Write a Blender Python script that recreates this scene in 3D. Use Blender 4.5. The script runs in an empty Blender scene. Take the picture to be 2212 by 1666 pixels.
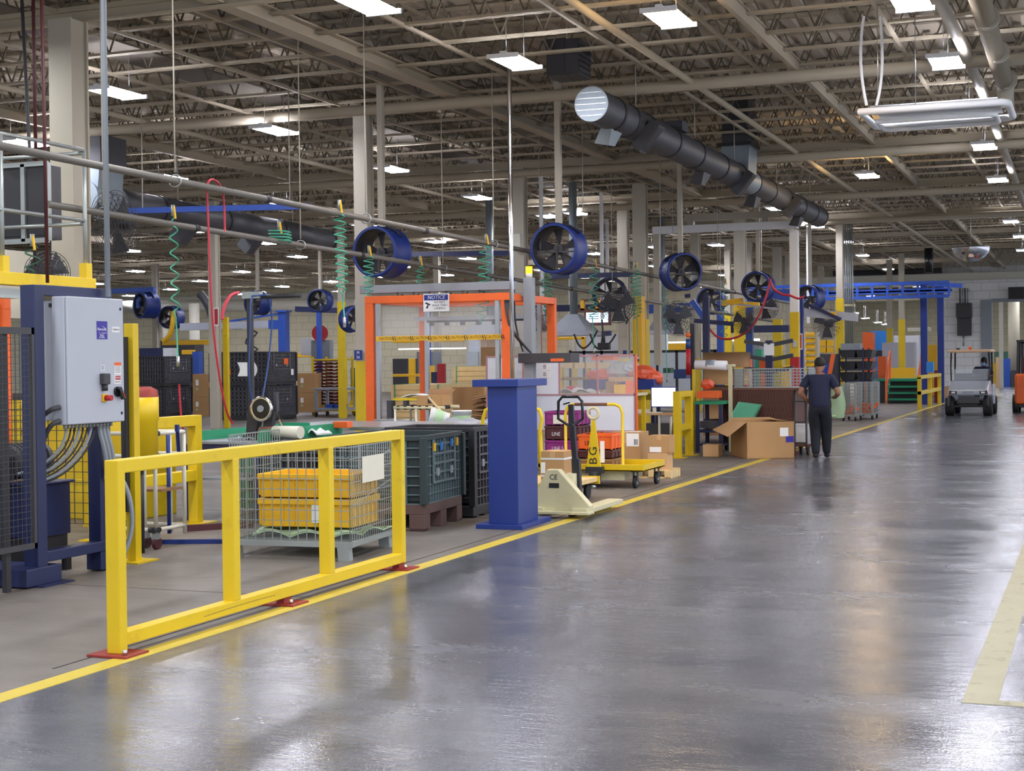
import math, random
F=3250.0; CXP,CYP=1106.0,833.0; CAMH=1.62
def _n(v):
    l=math.sqrt(sum(c*c for c in v)); return tuple(c/l for c in v)
def _x(a,b): return (a[1]*b[2]-a[2]*b[1],a[2]*b[0]-a[0]*b[2],a[0]*b[1]-a[1]*b[0])
def _d(a,b): return a[0]*b[0]+a[1]*b[1]+a[2]*b[2]
_YA=_n((2370-CXP,CYP-768,-F))                      # where the aisle direction vanishes
_HB=_n((1370-CXP,CYP-(768+11.0),-F))               # a second point of the horizon
_ZA=_n(_x(_YA,_HB)); _ZA=_ZA if _ZA[1]>0 else tuple(-c for c in _ZA)
_XA=_x(_YA,_ZA)
def ray(px,py):
    d=(px-CXP,CYP-py,-F)
    return (_d(_XA,d),_d(_YA,d),_d(_ZA,d))
def onz(px,py,z=0.0):
    r=ray(px,py); t=(z-CAMH)/r[2]; return (r[0]*t,r[1]*t,z)
def ony(px,py,y):
    r=ray(px,py); t=y/r[1]; return (r[0]*t,y,CAMH+r[2]*t)
def onx(px,py,x):
    r=ray(px,py); t=x/r[0]; return (x,r[1]*t,CAMH+r[2]*t)
def proj(x,y,z):
    v=(x,y,z-CAMH); c=(_XA[0]*x+_YA[0]*y+_ZA[0]*v[2],_XA[1]*x+_YA[1]*y+_ZA[1]*v[2],_XA[2]*x+_YA[2]*y+_ZA[2]*v[2])
    return (CXP-F*c[0]/c[2],CYP+F*c[1]/c[2])
import bpy
from mathutils import Vector, Matrix, Euler
R=random.Random(7)
PI=math.pi
SC=bpy.context.scene
COL=SC.collection
def lin(h):
    h=h.lstrip('#'); out=[]
    for i in (0,2,4):
        c=int(h[i:i+2],16)/255
        out.append(c/12.92 if c<=.04045 else ((c+.055)/1.055)**2.4)
    return (*out,1)
MATS={}
def mat(name,hexc,rough=.5,metal=0,var=.10,scale=6,bump=0,alpha=1,trans=0,emit=0,spec=.5,coat=0,dirt=None,dirtamt=.35):
    m=bpy.data.materials.new(name); m.use_nodes=True; nt=m.node_tree; n=nt.nodes; l=nt.links
    b=n['Principled BSDF']; c=lin(hexc)
    b.inputs['Roughness'].default_value=rough; b.inputs['Metallic'].default_value=metal
    b.inputs['Specular IOR Level'].default_value=spec
    if coat: b.inputs['Coat Weight'].default_value=coat; b.inputs['Coat Roughness'].default_value=.08
    tc=n.new('ShaderNodeTexCoord')
    nz=n.new('ShaderNodeTexNoise'); nz.inputs['Scale'].default_value=scale; nz.inputs['Detail'].default_value=4
    l.new(tc.outputs['Object'],nz.inputs['Vector'])
    mx=n.new('ShaderNodeMix'); mx.data_type='RGBA'
    d=1-var; u=1+var
    mx.inputs[6].default_value=tuple(x*d for x in c[:3])+(1,)
    mx.inputs[7].default_value=tuple(min(1,x*u) for x in c[:3])+(1,)
    l.new(nz.outputs['Fac'],mx.inputs[0])
    last=mx.outputs[2]
    if dirt:
        n2=n.new('ShaderNodeTexNoise'); n2.inputs['Scale'].default_value=scale*2.3; n2.inputs['Detail'].default_value=7; n2.inputs['Roughness'].default_value=.7
        l.new(tc.outputs['Object'],n2.inputs['Vector'])
        rp=n.new('ShaderNodeValToRGB'); rp.color_ramp.elements[0].position=.56; rp.color_ramp.elements[1].position=.74
        rp.color_ramp.elements[1].color=(dirtamt,)*3+(1,)
        l.new(n2.outputs['Fac'],rp.inputs[0])
        m2=n.new('ShaderNodeMix'); m2.data_type='RGBA'; l.new(rp.outputs[0],m2.inputs[0]); l.new(last,m2.inputs[6]); m2.inputs[7].default_value=lin(dirt)
        last=m2.outputs[2]
    l.new(last,b.inputs['Base Color'])
    if bump:
        bp=n.new('ShaderNodeBump'); bp.inputs['Strength'].default_value=bump; bp.inputs['Distance'].default_value=.01
        l.new(nz.outputs['Fac'],bp.inputs['Height']); l.new(bp.outputs[0],b.inputs['Normal'])
    if alpha<1: b.inputs['Alpha'].default_value=alpha
    if trans: b.inputs['Transmission Weight'].default_value=trans
    if emit:
        b.inputs['Emission Color'].default_value=c; b.inputs['Emission Strength'].default_value=emit
    MATS[name]=m
    return m
class MB:
    def __init__(s): s.v=[];s.f=[];s.sm=[];s.mi=[];s.cur=0
    def _add(s,vs,fs,sm=False):
        o=len(s.v); s.v+=[tuple(v) for v in vs]
        for i,f in enumerate(fs):
            s.f.append(tuple(o+k for k in f)); s.sm.append(sm if isinstance(sm,bool) else sm[i]); s.mi.append(s.cur)
        return s
    def box(s,x0,x1,y0,y1,z0,z1):
        x0,x1=min(x0,x1),max(x0,x1);y0,y1=min(y0,y1),max(y0,y1);z0,z1=min(z0,z1),max(z0,z1)
        return s._add([(x0,y0,z0),(x1,y0,z0),(x1,y1,z0),(x0,y1,z0),(x0,y0,z1),(x1,y0,z1),(x1,y1,z1),(x0,y1,z1)],
          [(0,3,2,1),(4,5,6,7),(0,1,5,4),(1,2,6,5),(2,3,7,6),(3,0,4,7)])
    def cbox(s,cx,cy,cz,sx,sy,sz): return s.box(cx-sx/2,cx+sx/2,cy-sy/2,cy+sy/2,cz-sz/2,cz+sz/2)
    def beam(s,p,q,w,h=None,up=(0,0,1)):
        h=h or w; p=Vector(p);q=Vector(q);d=(q-p).normalized(); u=Vector(up)
        if abs(d.dot(u))>.98: u=Vector((0,1,0))
        a=d.cross(u).normalized(); b=a.cross(d).normalized(); a*=w/2; b*=h/2
        vs=[p-a-b,p+a-b,p+a+b,p-a+b,q-a-b,q+a-b,q+a+b,q-a+b]
        return s._add(vs,[(0,1,2,3),(7,6,5,4),(0,4,5,1),(1,5,6,2),(2,6,7,3),(3,7,4,0)])
    def cyl(s,p,q,r,n=12,r2=None,cap=True):
        p=Vector(p);q=Vector(q);d=(q-p).normalized(); u=Vector((0,0,1)) if abs(d.z)<.98 else Vector((0,1,0))
        a=d.cross(u).normalized(); b=a.cross(d).normalized(); r2=r if r2 is None else r2
        vs=[p+(a*math.cos(t*2*PI/n)+b*math.sin(t*2*PI/n))*r for t in range(n)]+[q+(a*math.cos(t*2*PI/n)+b*math.sin(t*2*PI/n))*r2 for t in range(n)]
        fs=[(i,(i+1)%n,n+(i+1)%n,n+i)[::-1] for i in range(n)]; sm=[True]*n
        if cap: fs+=[tuple(range(n)),tuple(range(2*n-1,n-1,-1))]; sm+=[False]*2
        return s._add(vs,fs,sm)
    def tube(s,pts,r,n=6,closed=False):
        pts=[Vector(p) for p in pts]; N=len(pts); vs=[]; a=None
        for i,p in enumerate(pts):
            if closed: d=(pts[(i+1)%N]-pts[i-1])
            else: d=(pts[min(i+1,N-1)]-pts[max(i-1,0)])
            d.normalize()
            if a is None:
                u=Vector((0,0,1)) if abs(d.z)<.9 else Vector((0,1,0)); a=d.cross(u).normalized()
            else:
                a=(a-d*a.dot(d)); a.normalize()
            b=a.cross(d)
            vs+=[p+(a*math.cos(t*2*PI/n)+b*math.sin(t*2*PI/n))*r for t in range(n)]
        fs=[];M=N if closed else N-1
        for i in range(M):
            j=(i+1)%N
            for t in range(n):
                u=(t+1)%n; fs.append((i*n+t,j*n+t,j*n+u,i*n+u)[::-1])
        sm=[True]*len(fs)
        if not closed: fs+=[tuple(range(n)),tuple(range((N-1)*n,N*n))[::-1]]; sm+=[False]*2
        return s._add(vs,fs,sm)
    def prism(s,poly,ax,lo,hi):
        n=len(poly)
        def P(u,v,w): return {'x':(w,u,v),'y':(u,w,v),'z':(u,v,w)}[ax]
        vs=[P(u,v,lo) for u,v in poly]+[P(u,v,hi) for u,v in poly]
        fs=[tuple(range(n))[::-1],tuple(range(n,2*n))]+[(i,(i+1)%n,n+(i+1)%n,n+i) for i in range(n)]
        return s._add(vs,fs)
    def lathe(s,prof,c=(0,0,0),ax='z',n=20):
        vs=[];k=len(prof)
        for i in range(n):
            t=2*PI*i/n; ca,sa=math.cos(t),math.sin(t)
            for r,h in prof:
                p={'z':(r*ca,r*sa,h),'y':(r*ca,h,r*sa),'x':(h,r*ca,r*sa)}[ax]
                vs.append((p[0]+c[0],p[1]+c[1],p[2]+c[2]))
        fs=[]
        for i in range(n):
            j=(i+1)%n
            for a in range(k-1): fs.append((i*k+a,j*k+a,j*k+a+1,i*k+a+1))
        return s._add(vs,fs,True)
    def ball(s,c,rx,ry=None,rz=None,n=10,m=7,jit=0):
        ry=rx if ry is None else ry; rz=rx if rz is None else rz; vs=[];fs=[]
        for i in range(m+1):
            ph=PI*i/m
            for j in range(n):
                t=2*PI*j/n; k=1+R.uniform(-jit,jit)
                vs.append((c[0]+rx*k*math.sin(ph)*math.cos(t),c[1]+ry*k*math.sin(ph)*math.sin(t),c[2]+rz*k*math.cos(ph)))
        for i in range(m):
            for j in range(n):
                u=(j+1)%n; fs.append((i*n+j,(i+1)*n+j,(i+1)*n+u,i*n+u))
        return s._add(vs,fs,jit==0)
    def quad(s,a,b,c,d): return s._add([a,b,c,d],[(0,1,2,3)])
    def sheet(s,fn,nu,nv,t=0):
        vs=[fn(i/nu,j/nv) for i in range(nu+1) for j in range(nv+1)]; w=nv+1
        fs=[(i*w+j,(i+1)*w+j,(i+1)*w+j+1,i*w+j+1) for i in range(nu) for j in range(nv)]
        if t:
            N=len(vs); vs=vs+[(x,y,z-t) for x,y,z in vs]; fs=fs+[tuple(N+k for k in f)[::-1] for f in fs]
            rim=[i*w for i in range(nu+1)]+[nu*w+j for j in range(1,nv+1)]+[i*w+nv for i in range(nu-1,-1,-1)]+[j for j in range(nv-1,0,-1)]
            fs+=[(rim[k],N+rim[k],N+rim[(k+1)%len(rim)],rim[(k+1)%len(rim)])[::-1] for k in range(len(rim))]
        return s._add(vs,fs,True)
    def mesh(s,name,mats):
        me=bpy.data.meshes.new(name); me.from_pydata(s.v,[],s.f)
        for m in (mats if isinstance(mats,(list,tuple)) else [mats]): me.materials.append(MATS[m] if isinstance(m,str) else m)
        me.polygons.foreach_set('use_smooth',s.sm); me.polygons.foreach_set('material_index',s.mi); me.update()
        return me
def obj(name,mb,mats,parent=None,bev=0,loc=None,rot=None,label=None):
    me=mb if isinstance(mb,bpy.types.Mesh) else mb.mesh(name,mats)
    o=bpy.data.objects.new(name,me); COL.objects.link(o); o.parent=parent
    if loc: o.location=loc
    if rot: o.rotation_euler=rot
    if label: o['label']=label
    if bev:
        b=o.modifiers.new('b','BEVEL'); b.width=bev; b.segments=2; b.limit_method='ANGLE'; b.angle_limit=.6
    return o
def tag(o,label=None,cat=None,group=None,kind=None):
    if label: o['label']=label
    if cat: o['category']=cat
    if group: o['group']=group
    if kind: o['kind']=kind
    return o
def thing(name,label,cat,loc=(0,0,0),rot=0,group=None):
    o=bpy.data.objects.new(name,None); COL.objects.link(o); o.location=loc; o.rotation_euler=(0,0,rot); o.empty_display_size=.1
    return tag(o,label,cat,group)
def solo(name,mb,m,label,cat,group=None,loc=None,rot=0,bev=0):
    return tag(obj(name,mb,m,None,bev,loc,(0,0,rot) if rot else None),label,cat,group)
def struct(name,mb,m,label=None,parent=None,bev=0,loc=None):
    o=obj(name,mb,m,parent,bev,loc)
    if parent is None: tag(o,label,None,None,'structure')
    return o
def dup(root,loc,rot=None,label=None,group=None,scale=None):
    def cp(o,par):
        c=o.copy(); COL.objects.link(c)
        if par: c.parent=par
        for ch in KIDS.get(o.name,None) or o.children: cp(ch,c)
        return c
    r=cp(root,None); r.location=loc
    if rot is not None: r.rotation_euler=(0,0,rot)
    if label: r['label']=label
    if group: r['group']=group
    if scale: r.scale=(scale,)*3
    return r
KIDS={}
def text(body,size,loc,face,m,parent,name='lettering',align='CENTER',sx=1,ext=.0006,shear=0):
    cu=bpy.data.curves.new(name,'FONT'); cu.body=body; cu.size=size; cu.align_x=align; cu.align_y='CENTER'; cu.extrude=ext; cu.resolution_u=2; cu.shear=shear
    tmp=bpy.data.objects.new('t',cu); COL.objects.link(tmp); me=bpy.data.meshes.new_from_object(tmp); bpy.data.objects.remove(tmp)
    me.materials.clear(); me.materials.append(MATS[m]); o=bpy.data.objects.new(name,me); COL.objects.link(o); o.parent=parent; o.location=loc
    o.rotation_euler=face if isinstance(face,tuple) else {'-y':(PI/2,0,0),'+x':(PI/2,0,PI/2)}[face]
    o.scale=(sx,1,1)
    return o
def B(x0,y0,x1,y1,Y):
    ym=(y0+y1)/2; xm=(x0+x1)/2
    return ony(x0,ym,Y)[0],ony(x1,ym,Y)[0],ony(xm,y1,Y)[2],ony(xm,y0,Y)[2]
def BX(x0,y0,x1,y1,X):
    ym=(y0+y1)/2; xm=(x0+x1)/2
    return onx(x0,ym,X)[1],onx(x1,ym,X)[1],onx(xm,y1,X)[2],onx(xm,y0,X)[2]
# ---- camera
cd=bpy.data.cameras.new('camera'); cam=bpy.data.objects.new('camera',cd); COL.objects.link(cam); SC.camera=cam
cd.sensor_fit='HORIZONTAL'; cd.sensor_width=36; cd.lens=F/2212*36; cd.clip_start=.1; cd.clip_end=400
cam.matrix_world=Matrix((( _XA[0],_XA[1],_XA[2],0),(_YA[0],_YA[1],_YA[2],0),(_ZA[0],_ZA[1],_ZA[2],CAMH),(0,0,0,1)))
vs=SC.view_settings; vs.view_transform='Standard'; vs.look='None'; vs.gamma=1; vs.exposure=.86; vs.use_curve_mapping=False
SC.cycles.use_denoising=True
SC.cycles.use_adaptive_sampling=True; SC.cycles.adaptive_threshold=.08
SC.cycles.max_bounces=6; SC.cycles.diffuse_bounces=3; SC.cycles.glossy_bounces=3; SC.cycles.transparent_max_bounces=8
SC.cycles.sample_clamp_indirect=6
# ---- materials
mat('yellow','#d9b912',.42,var=.06,scale=3,dirt='#8a7420',dirtamt=.30)
mat('red_primer','#8c2a22',.55)
mat('navy','#1f274f',.42,var=.1,scale=4)
mat('blue','#15307c',.45,var=.06,scale=3)
mat('royal','#2a52b0',.42)
mat('skyblue','#2c7fd0',.5)
mat('orange','#ea6726',.45,dirt='#8a4a2a',dirtamt=.3)
mat('red','#b01e24',.45)
mat('green','#178a60',.5,var=.08)
mat('greenlight','#5aa584',.5,var=.06)
mat('darkgreen','#2c5a4a',.5)
mat('teal','#43a585',.4)
mat('hosered','#b2283a',.4)
mat('hoseblue','#27447f',.35)
mat('cream','#cdc6a0',.45,var=.06,dirt='#7a7355',dirtamt=.4)
mat('purple','#8b2a78',.45)
mat('maroon','#4e2228',.5)
mat('brown','#5d4743',.6,var=.15)
mat('rust','#6b4436',.7,var=.25,scale=30)
mat('coil','#6a2b26',.4)
mat('black','#2b2b2f',.5,var=.2)
mat('blackgloss','#17171a',.25)
mat('rubber','#1b1b1d',.7)
mat('charcoal','#3f3f44',.55)
mat('crategreen','#2c393c',.55,var=.15)
mat('card','#b58d5e',.75,var=.08,scale=4)
mat('carddark','#8f6c48',.8,var=.12)
mat('cardpale','#c9a173',.75,var=.06)
mat('wood','#dcc08a',.65,var=.15,scale=9)
mat('galv','#a3a9a6',.38,metal=.55,var=.1)
mat('chrome','#d7d9dc',.15,metal=1,var=.03)
mat('steel','#b4b8ba',.3,metal=.85,var=.08)
mat('greysteel','#8d949b',.5,var=.06)
mat('palegrey','#b5bac6',.42,var=.03)
mat('duct','#4b4b4f',.5,metal=.25,var=.12,scale=3)
mat('ductsilver','#8d989e',.5,metal=.3,var=.1)
mat('ceilpaint','#aba086',.7,var=.10,scale=1.2)
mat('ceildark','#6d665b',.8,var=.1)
mat('joist','#aea38d',.65,var=.12,scale=1.5)
mat('column','#b5ae9d',.6,var=.06,scale=2)
mat('white','#e6e7e8',.5,var=.03)
mat('offwhite','#d9d6c6',.6,var=.04)
mat('paper','#f2f2f0',.7,var=.02)
mat('ink','#24242a',.6)
mat('inkblue','#1f2f86',.5)
mat('labelpurple','#33259a',.4)
mat('plastic','#dfe3e6',.25,var=.05)
mat('frost','#e4e8f0',.5,var=.03)
mat('clear','#f4f6f8',.12,alpha=.14,var=.02)
mat('film','#cfd6dc',.15,alpha=.55,var=.2)
mat('amber','#ff9a10',.3,emit=3)
mat('screen','#f4f6ff',.3,emit=.9)
mat('screenblue','#bfe6ff',.3,emit=.9)
mat('tote','#e8b41c',.45,var=.08)
mat('skin','#8e5f48',.55)
mat('skindark','#4a3026',.5)
mat('hair','#17130f',.7)
mat('shirt','#171c36',.85,var=.12,scale=20)
mat('trouser','#11141f',.85,var=.15,scale=20)
mat('shoe','#131317',.5)
mat('silver','#c4cbd4',.25,metal=.25,var=.03)
mat('tan','#d8b48e',.5)
mat('bagwhite','#dfe3e4',.3,var=.12,scale=12)
mat('orangebag','#dd5f3d',.35,var=.3,scale=14)
mat('mint','#a9c9a2',.6)
mat('lamp','#ffffff',.5,emit=1)
# ================= floor
def floor_mat(name,c1,c2,r0,r1,bump,stain,coatw=0,spec=.5):
    m=bpy.data.materials.new(name); m.use_nodes=True; nt=m.node_tree; n=nt.nodes; l=nt.links; b=n['Principled BSDF']
    tc=n.new('ShaderNodeTexCoord')
    def noise(sc,det,stretch=(1,1,1),rough=.6):
        mp=n.new('ShaderNodeMapping'); mp.inputs['Scale'].default_value=stretch; l.new(tc.outputs['Object'],mp.inputs['Vector'])
        q=n.new('ShaderNodeTexNoise'); q.inputs['Scale'].default_value=sc; q.inputs['Detail'].default_value=det; q.inputs['Roughness'].default_value=rough
        l.new(mp.outputs[0],q.inputs['Vector']); return q.outputs['Fac']
    def ramp(src,p0,p1,a,c):
        r=n.new('ShaderNodeValToRGB'); e=r.color_ramp.elements; e[0].position=p0; e[1].position=p1; e[0].color=a; e[1].color=c; l.new(src,r.inputs[0]); return r.outputs[0]
    big=ramp(noise(.55,6,(1,.5,1)),.35,.68,lin(c1),lin(c2))
    st=ramp(noise(2.2,9,(.5,1,1),.72),.48,.82,(0,0,0,1),(1,1,1,1))
    mx=n.new('ShaderNodeMix'); mx.data_type='RGBA'; ml=n.new('ShaderNodeMath'); ml.operation='MULTIPLY'; ml.inputs[1].default_value=.5; l.new(st,ml.inputs[0]); l.new(ml.outputs[0],mx.inputs[0])
    l.new(big,mx.inputs[6]); mx.inputs[7].default_value=lin(stain)
    sp=ramp(noise(26,2,(.45,1.6,1),.5),.735,.75,(0,0,0,1),(1,1,1,1))
    m3=n.new('ShaderNodeMix'); m3.data_type='RGBA'; l.new(sp,m3.inputs[0]); l.new(mx.outputs[2],m3.inputs[6]); m3.inputs[7].default_value=lin('#2c2c30')
    l.new(m3.outputs[2],b.inputs['Base Color'])
    rr=n.new('ShaderNodeMapRange'); l.new(noise(1.3,7,(.35,1,1),.7),rr.inputs[0]); rr.inputs[1].default_value=.3; rr.inputs[2].default_value=.7; rr.inputs[3].default_value=r0; rr.inputs[4].default_value=r1
    l.new(rr.outputs[0],b.inputs['Roughness']); b.inputs['Specular IOR Level'].default_value=spec
    if bump:
        ad=n.new('ShaderNodeMath'); ad.operation='ADD'; l.new(noise(9,4,(.5,1.3,1)),ad.inputs[0])
        m4=n.new('ShaderNodeMath'); m4.operation='MULTIPLY'; m4.inputs[1].default_value=.35; l.new(noise(70,2),m4.inputs[0]); l.new(m4.outputs[0],ad.inputs[1])
        bp=n.new('ShaderNodeBump'); bp.inputs['Strength'].default_value=bump; bp.inputs['Distance'].default_value=.02; l.new(ad.outputs[0],bp.inputs['Height']); l.new(bp.outputs[0],b.inputs['Normal'])
    MATS[name]=m
floor_mat('epoxy','#4b4d54','#686a70',.11,.33,.16,'#3a3a41',spec=.62)
floor_mat('concrete','#67615c','#7c756e',.38,.6,.05,'#4c4743',spec=.4)
LX=-4.95
fm=MB(); fm.quad((LX,-14,0),(14,-14,0),(14,120,0),(LX,120,0)); fm.cur=1; fm.quad((-90,-14,0),(LX,-14,0),(LX,120,0),(-90,120,0))
struct('floor',fm,['epoxy','concrete'])
mat('linepaint','#c7b03c',.5,var=.08,scale=5,dirt='#8b8350',dirtamt=.45)
mat('linepale','#9d977c',.55,var=.15,scale=4,dirt='#55524a',dirtamt=.85)
struct('floor_line',MB().box(LX-.135,LX,-6,62,0,.002),'linepaint','long yellow painted line along the aisle edge')
struct('floor_line',MB().box(-.60,-.44,7.30,34,0,.002).box(-.44,4,7.30,7.40,0,.002),'linepale','worn pale yellow box marking on the glossy aisle')
mat('joint','#2d2a29',.8)
struct('floor_joint',MB().box(-5.235,-5.222,6.6,30,0,.0015),'joint','dark concrete joint running beside the yellow aisle line')
struct('floor_joint',MB().box(-12,LX-.14,9.2,9.206,0,.0012).box(-12,LX-.14,14.4,14.41,0,.0012),'joint','thin cracks across the grey concrete floor')
# ================= ceiling
ZD=6.75; ZB=5.95
dk=MB(); x=-66.0
prof=[]
while x<8:
    prof+=[(x,ZD),(x+.17,ZD),(x+.2,ZD+.07),(x+.31,ZD+.07)]; x+=.34
for a,b in zip(prof,prof[1:]): dk.quad((a[0],-14,a[1]),(b[0],-14,b[1]),(b[0],76,b[1]),(a[0],76,a[1]))
dk.box(-66,8,-14,76,ZD+.09,ZD+.12)
mat('deck','#b9ae9b',.8,var=.15,scale=1.2); struct('ceiling',dk,'deck','corrugated beige metal roof deck')
# joists along X, seven-metre-odd bays
mat('joistweb_shaded','#6e6555',.8,var=.15)  # rods toned darker than the chords, their shade painted into the colour
def joist_mesh(x0,x1,pitch=.62,z0=ZB,z1=ZD-.02):
    m=MB()
    for s in (-.035,.035):
        m.box(x0,x1,s-.022,s+.022,z0,z0+.035); m.box(x0,x1,s-.028,s+.028,z1-.05,z1)
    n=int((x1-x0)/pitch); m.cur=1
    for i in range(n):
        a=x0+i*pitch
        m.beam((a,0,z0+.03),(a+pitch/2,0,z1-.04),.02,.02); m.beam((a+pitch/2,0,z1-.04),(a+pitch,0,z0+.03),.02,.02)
    return m.mesh('ceiling_joist',['joist','joistweb_shaded'])
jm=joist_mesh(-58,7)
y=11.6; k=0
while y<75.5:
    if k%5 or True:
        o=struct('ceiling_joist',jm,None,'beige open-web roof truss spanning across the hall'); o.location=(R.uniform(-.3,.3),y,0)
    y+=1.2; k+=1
# bridging lines along Y at the bottom chords
bm=MB().box(-.022,.022,11,76,ZB-.02,ZB+.025).mesh('ceiling_bridging',['joist'])
bt=MB().box(-.02,.02,11,76,ZD-.16,ZD-.12).mesh('ceiling_bridging',['joist'])
xx=-50.0
while xx<2:
    struct('ceiling_bridging',bm,None,'thin beige bridging bar along the trusses',loc=(xx+R.uniform(-.3,.3),0,0))
    struct('ceiling_bridging',bt,None,'thin beige bridging bar above the trusses',loc=(xx+1.1,0,0)); xx+=1.9
# diagonal sway braces between joists
dg=MB()
# girders along X on the column lines, beams along Y
def ibeam(m,p,q,w,h):
    p=Vector(p);q=Vector(q); m.beam(p+Vector((0,0,h/2-.012)),q+Vector((0,0,h/2-.012)),w,.024); m.beam(p-Vector((0,0,h/2-.012)),q-Vector((0,0,h/2-.012)),w,.024); m.beam(p,q,.02,h-.04); return m
YC=[15.2+7.6*k for k in range(8)]
gm=ibeam(MB(),(-60,0,ZB-.08),(7,0,ZB-.08),.11,.16).mesh('ceiling_beam',['joist'])
for yc in YC: struct('ceiling_beam',gm,None,'beige steel girder across the hall over the columns',loc=(0,yc,0))
for xb,w in ((-9.55,.22),(-4.1,.07),(-17.2,.08),(-24.6,.1),(-31.5,.1)):
    struct('ceiling_beam',ibeam(MB(),(xb,-2,ZB-.02),(xb,76,ZB-.02),w,.2),'joist','beige steel beam running the length of the hall')
for xb in (-10.55,-13.2,-27.5):
    struct('ceiling_panel',MB().box(xb-.36,xb+.42,11,58,ZB+.22,ZB+.25),'ceildark','smooth flat grey strip under the roof deck')
for xp,zp,rr,lb in ((-5.6,5.75,.05,'thin beige sprinkler pipe under the trusses, left of the big duct'),(-15.2,5.8,.045,'thin beige sprinkler pipe under the trusses on the left')):
    solo('sprinkler_pipe',MB().cyl((xp,12,zp),(xp,75.9,zp),rr,8),'joist',lb,'pipe')
for i,(yy,zz) in enumerate(((21.9,5.72),(30.2,5.66),(37.4,5.6),(44.6,5.62))):
    solo('heating_pipe',MB().cyl((-40,yy,zz),(4,yy,zz),.085,10),'joist','thick beige pipe hung across the hall, %s from the front'%('first','second','third','fourth')[i],'pipe','pipes hung across under the roof')
# ================= columns
def column_at(x,y,label,guard=0,top=ZB-.16,w=.26,yc='yellow',z0=0):
    m=MB(); t=.03
    m.box(x-w/2,x+w/2,y-w/2,y-w/2+t,z0,top).box(x-w/2,x+w/2,y+w/2-t,y+w/2,z0,top)
    m.box(x-w/2+.035,x+w/2-.035,y-w/2+t,y+w/2-t,z0,top)
    o=struct('column',m,'column',label)
    if guard:
        g=MB(); q=w/2+.012; g.box(x-q,x+q,y-q,y+q,z0,guard)
        obj('column_guard',g,yc,o)
    return o
for k,(yc,lb) in enumerate(zip(YC,['near beige column beside the grey control cabinet','beige column with blue bay sign above yellow base','beige column behind the steel pole','beige column behind the frosted screen','beige column past the round fans','sixth beige column of the row','seventh beige column of the row','last beige column of the row'])):
    if k==0: column_at(-11.55,15.05,lb,0,w=.33)
    elif k==1: column_at(-11.49,22.75,lb,1.66,w=.25)
    else: column_at(-11.6,yc,lb,0 if k<3 else 1.66,w=.26)
for k,yc in enumerate([]): column_at(-20.2,yc,'beige column of the second row, %s from the front'%('first','second','third','fourth','fifth','sixth')[k],2.3,w=.26)
for k,yc in enumerate([]): column_at(-29.0,yc,'beige column of the third row, %s from the front'%('first','second','third','fourth','fifth')[k],2.3,w=.26)
# ================= far end of the hall
mat('blockcream','#d6ceb0',.8,var=.05,scale=2); mat('blockwhite','#efeeec',.7,var=.04,scale=2)
for nm in ('blockcream','blockwhite'):
    m=MATS[nm]; nt=m.node_tree; n=nt.nodes; l=nt.links
    tc=n.new('ShaderNodeTexCoord'); sx=n.new('ShaderNodeSeparateXYZ'); cx=n.new('ShaderNodeCombineXYZ'); l.new(tc.outputs['Object'],sx.inputs[0]); l.new(sx.outputs[0],cx.inputs[0]); l.new(sx.outputs[2],cx.inputs[1])
    br=n.new('ShaderNodeTexBrick'); br.inputs['Scale'].default_value=1; br.inputs['Brick Width'].default_value=.8; br.inputs['Row Height'].default_value=.4; br.inputs['Mortar Size'].default_value=.018
    br.inputs['Color1'].default_value=(1,1,1,1); br.inputs['Color2'].default_value=(.95,.95,.95,1); br.inputs['Mortar'].default_value=(.7,.7,.7,1); l.new(cx.outputs[0],br.inputs['Vector'])
    b=n['Principled BSDF']; old=b.inputs['Base Color'].links[0].from_socket
    mm=n.new('ShaderNodeMix'); mm.data_type='RGBA'; mm.blend_type='MULTIPLY'; mm.inputs[0].default_value=1; l.new(old,mm.inputs[6]); l.new(br.outputs[0],mm.inputs[7]); l.new(mm.outputs[2],b.inputs['Base Color'])
struct('wall_far',MB().box(-90,-12.2,76,76.4,0,6.9),'blockcream','cream painted block wall at the far end')
struct('wall_header',MB().box(-12.2,8,76,76.4,5.1,6.9).box(-4.75,8,76,76.4,4.32,5.1).box(-.6,8,76,76.4,0,4.32),'blockwhite','white block wall above the far openings')
struct('wall_pier',MB().box(-7.02,-4.75,76,76.5,0,5.1),'blockwhite','white block pier beside the far doorway')
struct('trim_1',MB().box(-5.22,-4.72,75.92,76.55,0,4.36).box(-4.72,-.6,75.92,76.55,4.25,4.4),'greysteel','grey steel frame of the far doorway')
struct('ceiling_beam',ibeam(MB(),(-90,75.7,5.5),(8,75.7,5.5),.3,.34).box(-90,8,75.6,75.7,5.36,5.64),'offwhite','cream beam along the far wall')
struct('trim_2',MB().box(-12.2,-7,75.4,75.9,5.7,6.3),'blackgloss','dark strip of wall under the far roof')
struct('wall_back',MB().box(-40,10,112,112.4,0,7),'blockcream','cream wall of the room beyond the openings')
struct('ceiling_beyond',MB().box(-40,10,76.4,112,6.3,6.4),'ceildark','dark ceiling of the room beyond the openings')
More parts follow.
